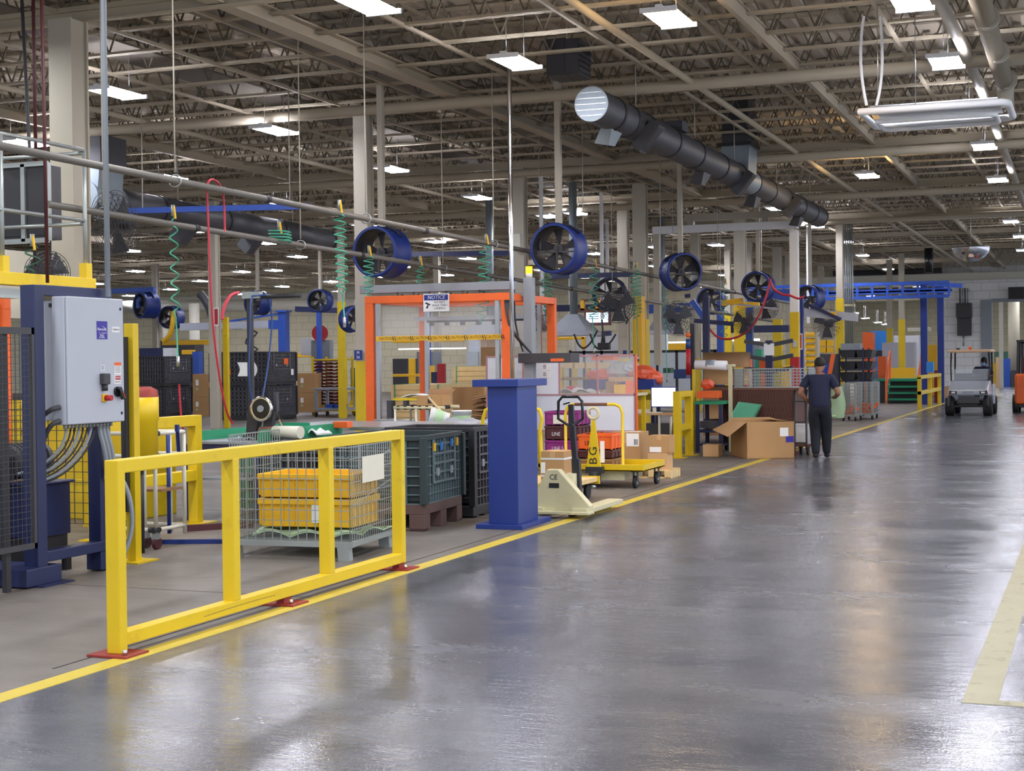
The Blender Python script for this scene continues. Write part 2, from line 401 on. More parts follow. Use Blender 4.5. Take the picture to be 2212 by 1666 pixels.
# ================= lamps
mat('tube','#f1f1ff',.5,emit=56,var=.01); mat('tubewarm','#ffd9a0',.5,emit=56,var=.01)
LG='lights hung below the trusses'
def make_light(warm=False):
    t=thing('high_bay_light','','light',(0,0,-50),0,LG); k=.76
    def bx_(*q): return [v*k for v in q]
    hs=MB()
    for q in ((-.05,.05,-.6,.6,.04,.10),(-.28,.28,-.62,-.57,-.01,.06),(-.28,.28,.57,.62,-.01,.06)): hs.box(*bx_(*q))
    obj('housing',hs,'white',t); obj('reflector',MB().box(*bx_(-.21,.21,-.57,.57,.05,.06)),'white',t)
    for s in (-1,1): obj('lamp',MB().box(*bx_(s*.15-.1,s*.15+.1,-.56,.56,.0,.035)),'tubewarm' if warm else 'tube',t)
    for a in (-.32,.32): obj('hanger',MB().cyl((0,a,.07),(0,a,.75),.006,5),'steel',t)
    return t
LT=make_light(); LW=make_light(True)
for i,(px,py,lb,w) in enumerate([
(790,12,'at the top edge, left of centre',0),
(1113,137,'above the steel pole, in front of the black ceiling heater',0),
(1445,42,'warm one right of the black ceiling heater',1),
(250,203,'crossed by the thin grey conduit at upper left',0),
(593,284,'high in the open ceiling between the first two columns',0),
(50,310,'at the left edge above the dark air handler',0),
(362,386,'over the black overhead pipe, right of the first column',0),
(843,367,'behind the pole of the leftmost large fan',0),
(1030,428,'alone between the bay-sign column and the steel pole',0),
(1967,5,'at the top edge near the right',0),
(2043,136,'with four bright strips, top of the right-hand row',0),
(2090,233,'inside the hanging white pipe loop',0),
(2125,317,'third below the top edge in the right-hand row',0),
(2154,389,'fourth below the top edge in the right-hand row',0),
(1872,380,'small amber one alone right of the big round duct',1),
(1675,451,'just under the big round duct',0),
(1760,490,'below the far end of the big round duct',0),
(2183,479,'in the right-hand row, left of the edge above the dome mirror',0),
(605,440,'above the long blue strut',0),
(412,500,'under the dark duct on the left',0),
(570,526,'beside the tangled green hose',0),
(276,543,'right of the first column, above the blue fan arm',0),
(290,587,'just above the blue fan arm at left',0),
(365,626,'low and far, above the leftmost round fan',0),
(430,608,'far one left of the white post',0),
(520,588,'far one right of the white post',0),
(589,585,'far one above the black hose stand',0),
(713,609,'far one left of the bay-sign column',0),
(938,523,'above the orange camera gantry',0),
(785,488,'half behind the bay-sign column',0),
(1182,468,'left of the pole over the second large fan',0),
(1241,462,'right of the pole over the second large fan',0),
(963,595,"low above the orange gantry's grey beam",0),
(866,577,'at the foot of the leftmost large fan',0),
(1413,534,"left of the third large fan's pole",0),
(1545,530,"right of the third large fan's pole",0),
(1825,523,'on top of the grey conduit bundle',0),
(1862,552,'right of the grey conduit bundle',0),
(1918,582,'above the blue crane bridge',0),
(1979,619,'far one at the end of the blue crane bridge',0),
(2203,511,'right edge beside the dome mirror',0),
(2208,541,'lowest at the right edge',0),
(1258,600,'right of the second large fan',0),
(1503,620,'under the third large fan',0),
]):
    p=onz(px,py,5.5)
    if p[1]>74: p=onz(px,py,5.2)
    dup(LW if w else LT,p,label='white hanging light, '+lb)
for i,(x,y) in enumerate(((-17,52),(-17,60),(-22,52),(-22,60),(-22,70),(-27,48),(-28,70),(-33,72),(-38,72),(-44,72),(-38,66),(-44,59),(-50,70),(-16,68),(-30,61))):
    dup(LT,(x,y,5.5),label='small distant hanging light added to brighten the far cream wall',group='added lights brightening the far wall')  # extra fixtures added to brighten the far wall
for px,py in ((1800,668),(1845,677),(1868,688),(1895,697),(1912,701),(1880,640),(1960,648),(2165,640)):
    dup(LT,ony(px,py,92),label='tiny distant light in the room beyond the far opening',group='lights in the room beyond')
for t in (LT,LW):
    for c in list(t.children): bpy.data.objects.remove(c)
    bpy.data.objects.remove(t)
# the same grid of lamps goes on overhead and behind the camera, out of view; added fill lamps follow
def area(x,y,z=5.5,p=60,sx=.56,sy=1.1,col=(.95,.96,1)):
    d=bpy.data.lights.new('hall_and_fill_lamp','AREA'); d.shape='RECTANGLE'; d.size=sx; d.size_y=sy; d.energy=p; d.color=col
    o=bpy.data.objects.new('hall_and_fill_lamp',d); COL.objects.link(o); o.location=(x,y,z)
for x in (-13,-7.4,-1.9,3.6,9.2):
    for y in (-8,-4,0,3.7,7.4,11): area(x,y)
for x,y in ((-1.9,13.3),(3.6,14.7),(3.6,18.4),(3.6,22),(3.6,26),(3.6,31),(3.6,37),(9.2,15),(9.2,22),(9.2,30),(3.6,45),(3.6,52),(3.6,60),(3.6,68),(3.6,73),(6,64),(6,72),(-18.5,11),(-18.5,15),(-13,14.3),(-24,14),(-24,20),(-24,27),(-30,24),(-30,32),(-36,38)): area(x,y)  # right-hand ones far down the hall are added to brighten the end walls
for x,y in ((-5,82),(-5,92),(-2,86),(-12,84),(-12,95),(-18,88),(-10,104)): area(x,y,6,130,1.2,1.2)  # added fill lamps brightening the room beyond the openings
w=bpy.data.worlds.new('world'); SC.world=w; w.use_nodes=True
w.node_tree.nodes['Background'].inputs[0].default_value=(.80,.86,1,1); w.node_tree.nodes['Background'].inputs[1].default_value=.75
# ================= foreground yellow guard rail
t=thing('guard_rail','long yellow steel guard rail with four posts nearest the camera, beside the yellow floor line','guard rail',(-5.13,7.0,0))
Y0=0
def rp(ya,yb,z0,z1): return MB().box(-.045,.045,ya,yb,z0,z1)
obj('post',rp(0,.072,.012,1.095),'yellow',t,.006); obj('post',rp(3.66,3.73,.05,1.095),'yellow',t,.006)
for a in (1.2,2.47): obj('post',rp(a,a+.075,.125,1.03),'yellow',t,.006)
obj('top_rail',MB().box(-.043,.043,.07,3.66,1.02,1.096),'yellow',t,.006)
obj('bottom_rail',MB().box(-.043,.043,.07,3.66,.05,.128),'yellow',t,.006)
for a in (-.07,1.78,3.57):
    p=obj('base_plate',MB().box(-.13,.13,a,a+.22,.001,.014),'red_primer',t,.002)
    obj('bolt',MB().cyl((.09,a+.05,.014),(.09,a+.05,.045),.014,6),'chrome',p)
    if a>0: obj('foot_block',MB().box(-.03,.03,a+.06,a+.16,.014,.05),'red_primer',p)
o=obj('scratch',MB().tube([(.0445,.85+u*.85,.085+.018*math.sin(u*1.9)-.012*u) for u in [i/12 for i in range(13)]],.0013,4),'brown',t)
# ================= navy machine frame
FX=-7.4
t=thing('machine_stand','navy blue welded steel stand holding the pale grey control cabinet','machine stand',(FX,9.0,0))
fr=lambda a,b,c,d,e,f: MB().box(a,b,c,d,e,f)
obj('post',fr(-.03,.10,.07,.18,.03,2.23),'navy',t,.006); obj('post',fr(-.06,.06,.88,1.02,.03,2.15),'navy',t,.006)
obj('top_beam',fr(-.03,.07,.18,1.05,2.155,2.235),'navy',t,.006)
obj('bottom_beam',fr(-.03,.08,.18,1.02,.16,.24),'navy',t,.006)
obj('foot',fr(-.5,.13,-.1,.30,.01,.14),'navy',t,.006); obj('foot',fr(-.07,.07,.86,1.04,.01,.16),'navy',t,.006)
obj('base_plate',fr(-.06,.2,.0,.36,.0,.012),'navy',t); 
obj('hinge_bar',fr(.03,.05,.32,1.0,2.07,2.10),'black',t)
# control cabinet, its door facing the aisle
CX=-7.2
t=thing('control_cabinet','pale grey electrical cabinet with blue logo sticker, hung on the navy stand','electrical cabinet',(CX,9.30,1.18))
obj('body',MB().box(-.13,-.012,0,.70,0,.97).box(-.235,-.13,.04,.55,.03,.94),'palegrey',t,.008)
d=obj('door',MB().box(-.01,.012,.004,.70,.004,.97),'palegrey',t,.008)
obj('latch',MB().cyl((.012,.66,.89),(.016,.66,.89),.012,14),'black',d); obj('latch',MB().cyl((.012,.66,.07),(.016,.66,.07),.012,14),'black',d)
s=obj('logo_sticker',MB().box(.0125,.0135,.355,.49,.65,.79),'labelpurple',t)
text('Newcastle',.034,(.0138,.42,.728),'+x','white',s,sx=.8); text('Company, Inc.',.013,(.0138,.447,.70),'+x','white',s); text('ID TAG',.016,(.0138,.42,.682),'+x','white',s); text('STICKER',.018,(.0138,.42,.664),'+x','white',s)
for k,(cy,cz,a0,a1) in enumerate(((.40,.70,70,15),(.455,.725,200,255))):
    obj('swoosh',MB().tube([(.0139,cy+.075*math.cos(math.radians(a0+(a1-a0)*i/10)),cz+.055*math.sin(math.radians(a0+(a1-a0)*i/10))) for i in range(11)],.0022,4),'white',s)
s=obj('name_plate',MB().box(.0125,.0135,.55,.645,.705,.75),'white',t); text('CP80FA03',.019,(.0137,.598,.727),'+x','ink',s)
obj('notice_label',MB().box(.0125,.0135,.40,.445,.405,.45),'white',t)
for k in range(4): obj('print_line',MB().box(.0136,.0139,.408,.437,.44-k*.009,.444-k*.009),'inkblue',t)
s=obj('warning_label',MB().box(.0125,.0135,.572,.66,.375,.47),'white',t)
obj('label_band',MB().box(.0136,.014,.572,.66,.445,.47),'orange',s)
for k in range(5): obj('print_line',MB().box(.0136,.0139,.58,.65,.435-k*.011,.438-k*.011),'ink',s)
s=obj('danger_label',MB().box(.0125,.0135,.575,.655,.30,.37),'white',t); obj('label_band',MB().box(.0136,.0138,.58,.65,.333,.364),'red',s); text('DANGER',.016,(.0139,.615,.349),'+x','white',s); text('480 VOLTS',.014,(.0137,.615,.316),'+x','ink',s)
sk=obj('power_socket',MB().box(.012,.06,.385,.46,.30,.385),'charcoal',t,.006); obj('flap',MB().box(.02,.075,.46,.50,.305,.375),'clear',sk); obj('connector',MB().cyl((.035,.42,.25),(.035,.42,.30),.022,10),'black',sk)
es=obj('emergency_stop',MB().box(.012,.03,.405,.465,.165,.225),'tote',t,.004); obj('button',MB().cyl((.03,.435,.195),(.085,.435,.195),.022,16),'red',es)
rs=obj('rotary_switch',MB().cyl((.012,.60,.24),(.03,.60,.24),.04,20),'blackgloss',t); obj('knob',MB().beam((.045,.585,.27),(.045,.64,.185),.03,.03),'blackgloss',rs); obj('pointer',MB().beam((.062,.61,.235),(.062,.64,.19),.008,.004),'orange',rs)
for k in range(14):
    yy=.06+k*.044; obj('cable_gland',MB().cyl((-.07,yy,0),(-.07,yy,-.03),.012,8),'galv',t)
def bez(a,b,c,d,n=14): 
    a,b,c,d=map(Vector,(a,b,c,d)); return [a*(1-u)**3+b*3*u*(1-u)**2+c*3*u*u*(1-u)+d*u**3 for u in [i/n for i in range(n+1)]]
for k in range(8):
    yy=.08+k*.05
    obj('cable',MB().tube(bez((-.07,yy,-.03),(-.07,yy-.02,-.18),(-.15,-.02+.03*k,-.30-.02*k),(-.32,-.18+.03*k,-.36-.012*k)),.0075 if k%3 else .012,6),'black' if k%3 else 'greysteel',t)
for k in range(3):
    yy=.50+k*.045
    obj('conduit',MB().tube(bez((-.08,yy,-.02),(-.08,yy,-.15),(-.04,yy+.05,-.2),(-.10,yy+.1,-.45)),.018,8),'greysteel',t)
for k,zz in enumerate((.135,.03)):
    obj('conduit_elbow',MB().tube(bez((-.06,-.012,zz),(-.06,-.10,zz+.0),(-.16,-.08,zz-.05),(-.22,-.06,zz-.10-.25*k)),.02,8),'charcoal',t)
# wire guard in front of the machine
t=thing('wire_guard','black wire mesh guard panel in front of the navy machine at the left edge','guard panel',(-7.28,8.25,0))
obj('frame',MB().box(-.015,.015,-.3,.77,1.86,1.91).box(-.015,.015,-.3,.77,.29,.33).box(-.015,.015,.74,.77,.29,1.91).box(-.015,.015,-.3,-.27,.29,1.91),'charcoal',t)
wm=MB()
for i in range(22): wm.beam((0,-.27+i*.047,.33),(0,-.27+i*.047,1.87),.004)
for i in range(33): wm.beam((.004,-.28,.33+i*.047),(.004,.75,.33+i*.047),.004)
obj('wire_mesh',wm,'charcoal',t)
obj('post',MB().box(-.06,-.02,.47,.52,0,1.86),'black',t)
# hydraulic unit behind
t=thing('hydraulic_unit','navy blue oil tank with a finned dark motor on top, inside the navy frame','hydraulic unit',(-7.66,9.5,0))
obj('tank',MB().box(-.5,0,-.02,.42,.29,.70).box(-.53,.03,-.05,.45,.70,.72),'navy',t,.008); obj('skid',MB().box(-.48,-.02,0,.40,.10,.29),'black',t)
obj('leg',MB().box(-.05,0,.36,.42,0,.1),'black',t); obj('leg',MB().box(-.48,-.42,.36,.42,0,.1),'black',t); obj('leg',MB().box(-.05,0,0,.06,0,.1),'black',t)
mo=MB().cyl((-.28,.0,.88),(-.28,.42,.88),.13,20)
for k in range(7): mo.cyl((-.28,.05+k*.05,.88),(-.28,.065+k*.05,.88),.145,20)
obj('motor',mo,'charcoal',t); obj('pump',MB().box(-.36,-.2,-.15,.0,.74,.92).cyl((-.28,-.15,.84),(-.28,-.25,.84),.05,10),'black',t)
for k in range(7): obj('hose',MB().tube(bez((-.30-.03*k,-.1-.03*k,.78),(-.2,-.35-.04*k,.85-.05*k),(-.1,-.45-.03*k,.55-.06*k),(-.35,-.75,.45-.05*k)),.014,6),'greysteel' if k%2 else 'charcoal',t)
t=thing('machine_bed','navy blue machine bed with bolted plates behind the wire guard','machine',(-8.3,8.3,0))
obj('bed',MB().box(-.6,.55,-.3,.5,.16,.62),'navy',t,.01); obj('cross_beam',MB().box(-.6,.7,.3,.45,.02,.16),'navy',t); obj('block',MB().box(-.4,.3,-.1,.4,.62,1.0),'charcoal',t,.01); obj('clamp',MB().box(.0,.25,-.15,-.1,.7,.86),'tote',t)
# orange upright at the left edge
t=thing('orange_upright','tall orange upright at the left edge behind the black wire guard','upright',(-10.85,13,0))
obj('post',MB().box(-.35,.04,-.05,.05,2.24,2.38).box(-.08,.04,-.05,.05,.0,2.24),'orange',t,.005); obj('cable',MB().tube([(-.02,-.07,2.3),(-.05,-.08,1.8),(.0,-.08,1.3),(-.03,-.08,.9)],.01,6),'tote',t)
# post with the black light curtain
t=thing('light_curtain_post','slim yellow post with a black light curtain strip, beside the control cabinet','post',(-7.43,10.4,0))
obj('post',MB().box(-.045,.045,.0,.08,0,1.97),'yellow',t,.004); obj('light_curtain',MB().box(-.055,.0,-.045,-.002,.42,1.86),'black',t,.004); obj('base_plate',MB().box(-.13,.13,-.1,.2,0,.012),'yellow',t)
solo('grey_conduit',MB().cyl((-7.28,9.93,2.17),(-7.28,9.93,5.95),.022,10),'greysteel','tall thin grey conduit rising from the control cabinet to the roof','conduit')
solo('floor_conduit',MB().tube(bez((-7.40,10.22,.72),(-7.30,10.24,.6),(-7.24,10.28,.2),(-7.40,10.12,.02))+[],.02,8),'greysteel','bent grey conduit dropping to the floor beside the light curtain post','conduit')
# yellow drum thing
t=thing('yellow_tank','yellow upright tank with a dark red lid behind the control cabinet','tank',(-7.72,10.95,0))
obj('body',MB().lathe([(.0,.80),(.155,.80),(.155,1.14),(.165,1.15),(.165,1.35),(.0,1.35)]),'yellow',t); obj('lid',MB().lathe([(.165,1.35),(.155,1.41),(.1,1.44),(0,1.43)]),'red_primer',t); obj('stand',MB().cyl((0,0,0),(0,0,.80),.03,10).cyl((0,0,.76),(0,0,.80),.13,14),'black',t)
text('K',.07,(.06,-.16,1.25),'-y','red',t)
# second yellow rail
t=thing('guard_rail','shorter yellow steel guard rail with two rails behind the control cabinet','guard rail',(-8.64,11.6,0))
for a in (0.0,1.55): obj('post',MB().box(-.055,.055,a,a+.11,.012,1.11),'yellow',t,.006); obj('base_plate',MB().box(-.16,.16,a-.1,a+.22,0,.012),'yellow',t)
obj('top_rail',MB().box(-.053,.053,.11,1.55,1.0,1.11),'yellow',t,.006); obj('middle_rail',MB().box(-.053,.053,.11,1.55,.44,.55),'yellow',t,.006)
# fence and yellow box behind the machine
t=thing('yellow_machine_guard','yellow framed guard with black wire mesh far behind the navy frame','guard panel',(-9.95,12.1,0))
obj('post',MB().box(-.05,.05,-.05,.05,0,1.3),'yellow',t); obj('post',MB().box(.85,.95,-.05,.05,0,1.3),'yellow',t); obj('rail',MB().box(.05,.85,-.04,.04,.42,.52).box(.05,.85,-.04,.04,1.0,1.25),'yellow',t)
wm=MB()
for i in range(18): wm.beam((-.8+i*.1,-.06,.1),(-.8+i*.1,-.06,1.3),.006)
for i in range(13): wm.beam((-.8,-.065,.1+i*.1),(.95,-.065,.1+i*.1),.006)
obj('wire_mesh',wm,'black',t)
solo('yellow_cabinet',MB().box(-11.2,-9.4,13.2,14.0,.0,1.05),'yellow','low yellow machine cabinet seen through the black wire guard','cabinet',bev=.01)
# pipe rack cart
t=thing('pipe_cart','cream pipe rack cart on dark casters beside the light curtain post','cart',(-7.76,11.2,0))
def pl(x,y,z0,z1,n='upright',m='offwhite'): obj(n,MB().cyl((x,y,z0),(x,y,z1),.018,10),m,t)
pl(0.02,0,.16,1.04); pl(-.13,.05,.16,1.03); pl(.02,.45,.1,1.0); pl(-.13,.45,.1,1.0)
for z in (1.02,.82,.17): obj('rail',MB().cyl((.02,0,z),(-.6,.02,z),.018,8),'offwhite',t); obj('rail',MB().cyl((.02,0,z),(.02,.45,z),.018,8),'offwhite',t); obj('rail',MB().cyl((.02,.45,z),(-.6,.45,z),.018,8),'offwhite',t); obj('joint_fitting',MB().cyl((-.05,0,z),(.05,0,z),.026,8).cyl((.02,-.05,z),(.02,.05,z),.026,8),'black',t)
pl(-.08,.35,.1,1.0,'blue_upright','blue'); obj('blue_brace',MB().beam((.1,.25,.86),(.22,.05,1.08),.03).beam((.22,.05,1.04),(.22,.05,1.1),.03),'blue',t)
obj('tray',MB().box(-.6,.02,.1,.42,.5,.52),'carddark',t)
for x,y in ((.02,0),(-.13,.06),(-.55,.05)):
    c=obj('caster',MB().box(x-.025,x+.025,y-.03,y+.03,.09,.16),'galv',t); obj('wheel',MB().cyl((x-.018,y+.01,.055),(x+.018,y+.01,.055),.055,16),'maroon',c)
solo('blue_tube',MB().beam((-8.05,11.52,.02),(-7.25,11.8,.02),.04),'blue','loose blue square tube lying on the floor behind the pipe cart','tube')
solo('dark_bar',MB().beam((-8.3,12.5,.03),(-7.85,13.0,.03),.06),'maroon','dark maroon steel bar lying on the floor beyond the pipe cart','bar')
# ================= green workbench
t=thing('workbench','work bench with navy legs and green side boards, behind the guard rail','workbench',(-8.0,13.4,0))
obj('top',MB().box(-.8,0,0,1.85,.80,.83),'greysteel',t,.004); obj('apron',MB().box(-.8,-.01,.01,.04,.70,.80),'navy',t)
obj('green_board',MB().box(-.005,.015,.0,1.80,.80,.95).box(-.02,.0,.0,.02,.80,.93),'green',t,.003); obj('green_board',MB().box(-.8,-.78,.0,1.8,.83,.93).box(-.8,-.4,1.78,1.8,.83,.95),'green',t)
for x,y in ((-.83,.02),(-.05,.04),(-.05,1.75),(-.83,1.75)): obj('leg',MB().box(x-.035,x+.035,y-.035,y+.035,0,.80),'navy',t)
obj('lower_panel',MB().box(-.78,-.06,.9,.93,.05,.66),'greenlight',t); obj('lower_shelf',MB().box(-.78,-.06,.1,1.7,.42,.44),'greysteel',t)
# steel table behind it
t=thing('steel_table','long shiny steel topped table reaching right behind the green bench','table',(-7.0,15.3,0))
obj('top',MB().box(-2.1,.22,0,1.6,.86,.90),'steel',t,.004)
for x in (-2.0,.15):
    for y in (.06,1.5): obj('leg',MB().box(x-.03,x+.03,y-.03,y+.03,0,.86),'navy',t)
obj('lower_panel',MB().box(-2.0,.15,.7,.72,.1,.7),'greenlight',t)
# winder machine on the bench
t=thing('tape_winder','black hand-wheel tape winder with a fat cream roll on the green bench','machine',(-8.12,13.75,.83))
obj('base',MB().box(-.25,.2,-.08,.12,0,.05),'black',t); obj('stand',MB().prism([(-.22,.05),(-.1,.05),(-.02,.42),(-.12,.44),(-.2,.3)],'y',-.05,.05),'black',t,.01)
obj('stand',MB().prism([(-.06,.05),(.06,.05),(.10,.30),(.0,.36)],'y',.0,.06),'charcoal',t,.01)
w=obj('hand_wheel',MB().lathe([(.105,-.012),(.13,-.018),(.135,0),(.13,.018),(.105,.012),(.105,-.012)],(.0,-.09,.33),'y',24),'chrome',t)
obj('spokes',MB().cyl((0,-.10,.33),(0,-.085,.33),.108,20),'blackgloss',w); obj('hub',MB().cyl((0,-.12,.33),(0,.1,.33),.035,12),'greysteel',w)
obj('arbor',MB().cyl((-.02,-.07,.09),(.16,-.10,.09),.055,14),'rust',t); obj('roll',MB().cyl((.16,-.10,.09),(.50,-.16,.09),.065,18),'offwhite',t); obj('lever',MB().beam((.08,.06,.30),(.2,.06,.08),.02),'chrome',t)
obj('spindle',MB().box(.09,.13,.0,.05,.3,.5),'charcoal',t)
solo('rag',MB().sheet(lambda u,v:(-8.5+u*.3,13.6+v*.2,.84+.03*abs(math.sin(u*9+v*4))),10,8,.01),'film','crumpled pale rag lying on the green bench','rag')
solo('orange_box',MB().box(-8.0,-7.82,15.0,15.14,.9,.97),'orange','small orange box behind the cream roll','box',bev=.004)
solo('plastic_bag',MB().sheet(lambda u,v:(-8.1+u*.25,14.4+v*.3,.86+.06*abs(math.sin(u*7+v*5))*math.sin(PI*u)),10,8,.01),'bagwhite','crumpled white plastic bag beside the cream roll','bag')
# ================= wire container with yellow totes
def wire_panel(m,a,b,h,z0,nx,nz,r=.0032,top=True):
    a=Vector(a);b=Vector(b)
    for i in range(nx+1):
        p=a.lerp(b,i/nx); m.beam((p.x,p.y,z0),(p.x,p.y,z0+h),r*2)
    for i in range(nz+1):
        z=z0+h*i/nz; k=1.6 if i in (0,nz) else 1; m.beam((a.x,a.y,z),(b.x,b.y,z),r*2*k)
    return m
t=thing('wire_container','folding galvanised wire mesh container with yellow totes inside, behind the guard rail','wire container',(-5.72,11.0,0),math.radians(5))
W,D,H=1.08,.98,.78
cn=[(-W,0),(0,0),(0,D),(-W,D)]
for k in range(4):
    a,b=cn[k],cn[(k+1)%4]
    obj('mesh_side',wire_panel(MB(),a,b,H+(.1 if k%2 else 0),.15,14 if k%2==0 else 20,9),'galv',t)
bf=obj('base_frame',MB().box(-W-.03,.03,-.02,.02,.11,.15).box(-W-.03,.03,D-.02,D+.02,.11,.15).box(-.02,.02,0,D,.11,.15).box(-W-.02,-W+.02,0,D,.11,.15),'galv',t)
fl=MB()
for i in range(20): fl.beam((-W,D*i/19,.145),(0,D*i/19,.145),.006)
obj('mesh_floor',fl,'galv',bf)
for x in (-W+.03,-.06):
    for y in (.02,D-.04): obj('foot',MB().prism([(x-.05,.11),(x+.05,.11),(x+.06,0),(x-.04,0)],'y',y-.04,y+.04),'galv',t)
obj('label_board',MB().box(.012,.016,.25,.75,.62,.84),'offwhite',t)
obj('latch_wire',MB().beam((.01,.05,.7),(.01,.9,.86),.006).beam((.01,.05,.45),(.01,.9,.6),.006),'galv',t)
def tote(name,x,y,z,w,d,h,lb,gp=None,m='tote'):
    t=thing(name,lb,'tote',(x,y,z),math.radians(5),gp); k=.03
    b=MB().box(-w/2,w/2,-d/2,d/2,0,.01).box(-w/2,w/2,-d/2,-d/2+.012,0,h).box(-w/2,w/2,d/2-.012,d/2,0,h).box(-w/2,-w/2+.012,-d/2,d/2,0,h).box(w/2-.012,w/2,-d/2,d/2,0,h)
    obj('body',b,m,t,.004)
    rb=MB(); n=int(w/.1)
    for i in range(n+1): rb.box(-w/2+i*w/n-.006,-w/2+i*w/n+.006,-d/2-.014,-d/2,.02,h-.04)
    for i in range(int(d/.1)+1): rb.box(w/2,w/2+.014,-d/2+i*.1-.006,-d/2+i*.1+.006,.02,h-.04)
    obj('ribs',rb,m,t); obj('rim',MB().box(-w/2-.02,w/2+.02,-d/2-.02,-d/2,h-.05,h).box(-w/2-.02,w/2+.02,d/2,d/2+.02,h-.05,h).box(-w/2-.02,-w/2,-d/2,d/2,h-.05,h).box(w/2,w/2+.02,-d/2,d/2,h-.05,h),m,t,.004)
    return t
a=tote('storage_tote',-6.27,11.5,.24,.84,.58,.24,'lower yellow plastic tote in the wire container, with a paper label','yellow totes in the wire container')
obj('paper_label',MB().box(.06,.24,-.312,-.306,.04,.19),'bagwhite',a)
tote('storage_tote',-6.27,11.5,.49,.84,.58,.20,'upper yellow plastic tote stacked in the wire container','yellow totes in the wire container')
solo('paper_wrap',MB().sheet(lambda u,v:(-6.72+u*.95,11.12+v*.8,.17+.06*v*(1-v)*4*.3+.05*abs(math.sin(u*8+v*6))*(1-.5*v)),18,12,.012),'mint','pale green crumpled paper sheets lying under the yellow totes','paper')
mat('cratergrey','#55555b',.5,var=.1); mat('cratelight','#5a6d72',.5,var=.1)
# ================= dark green bulk container on a brown base
def bulk(name,lb,loc,W,D,H,m,rot=0,base=None,gp=None,door=True,lid=False,zb=.0,cells=(7,9)):
    m2={'black':'cratergrey','crategreen':'cratelight'}.get(m,m); rt=.008 if W<1.2 and D<1.3 else .02
    t=thing(name,lb,'bulk container',loc,rot,gp); bh=.26 if base else .12
    # origin: near right bottom corner; x to -W, y to +D
    b=MB().box(-W+.03,-.03,.03,D-.03,bh,bh+.03); ins=.03
    b.box(-W+ins,-ins,ins,ins+.01,bh,H-.02).box(-W+ins,-ins,D-ins-.01,D-ins,bh,H-.02).box(-ins-.01,-ins,ins,D-ins,bh,H-.02).box(-W+ins,-W+ins+.01,ins,D-ins,bh,H-.02)
    obj('walls',b,m,t)
    for fc in ('front','side'):
        g=MB(); n=cells[0] if fc=='front' else cells[1]; L=W if fc=='front' else D; nz=int((H-bh)/(.085 if rt<.01 else .12))
        for i in range(n+1):
            u=.03+(L-.06)*i/n
            if fc=='front': g.box(-u-rt,-u+rt,0,.03,bh,H-.03)
            else: g.box(-.03,0,u-rt,u+rt,bh,H-.03)
        for i in range(nz+1):
            z=bh+(H-bh-.03)*i/nz
            if fc=='front': g.box(-W,0,0,.03,z-rt*.7,z+rt*.7)
            else: g.box(-.03,0,0,D,z-rt*.7,z+rt*.7)
        obj(fc+'_ribs',g,m2,t)
    obj('rim',MB().box(-W-.01,.01,-.012,.035,H-.05,H).box(-W-.01,.01,D-.035,D+.012,H-.05,H).box(-.035,.012,0,D,H-.05,H).box(-W-.012,-W+.035,0,D,H-.05,H),m,t,.005)
    for x,y in ((0,0),(0,D),(-W,0),(-W,D)): obj('corner_post',MB().box(x-.035,x+.035,y-.035,y+.035,bh,H-.02),m,t,.004)
    pb=MB(); pb.box(-W,0,0,D,bh-.1,bh)
    for i in range(3):
        for j in range(3): x=-W+ (W-.16)*i/2; yy=(D-.16)*j/2; pb.box(x,x+.16,yy,yy+.16,0,bh-.1)
    pb.box(-W,0,0,.10,0,.03).box(-W,0,D-.1,D,0,.03)
    obj('pallet_base',pb,base or m,t,.005)
    if door:
        dd=MB()
        for ya,yb in ((.2,.24),(.49,.51),(.76,.80)): dd.box(0,.016,D*ya,D*yb,H*.48,H-.05)
        for k in range(5): dd.box(0,.014,D*.2,D*.8,H*(.48+.1*k),H*(.48+.1*k)+.022)
        obj('drop_door',dd,m2,t,.003)
        for yy in (.3,.66): obj('latch',MB().box(.014,.03,D*yy-.03,D*yy+.03,H*.56,H*.64),'greysteel',t)
    if lid: obj('lid',MB().box(-W-.01,.01,-.01,D+.01,H,H+.03),m,t,.005)
    return t
t=bulk('bulk_container','dark green ribbed bulk container on a brown pallet base, left of the blue pedestal',(-6.02,13.12,0),1.0,1.1,.92,'crategreen',math.radians(4),'brown',cells=(6,14))
obj('clip',MB().box(.014,.03,.22,.26,.76,.84),'tote',t); obj('clip',MB().box(.014,.03,.42,.46,.76,.84),'skyblue',t); obj('clip',MB().box(.014,.03,.72,.76,.78,.86),'skyblue',t); obj('clip',MB().box(.014,.03,.88,.92,.78,.86),'tote',t)
bulk('bulk_container','black bulk container right behind the dark green one, left of the blue pedestal',(-6.05,14.4,0),1.0,.75,.94,'black',0,None,cells=(6,8))
bulk('bulk_container','black ribbed container under the green bench, behind the wire container',(-7.2,13.4,0),.7,.6,.84,'black',0,None,door=False,cells=(5,6))
# ================= blue pedestal
t=thing('pedestal','tall blue wooden pedestal with a wide flat top on the aisle edge','pedestal',(-5.22,13.52,0),math.radians(1.5))
obj('base',MB().box(-.42,.06,-.03,.86,0,.045),'blue',t,.003); obj('column',MB().box(-.305,0,.03,.62,.045,1.38),'blue',t,.003); obj('top',MB().box(-.44,.03,-.03,.86,1.38,1.45),'blue',t,.003)
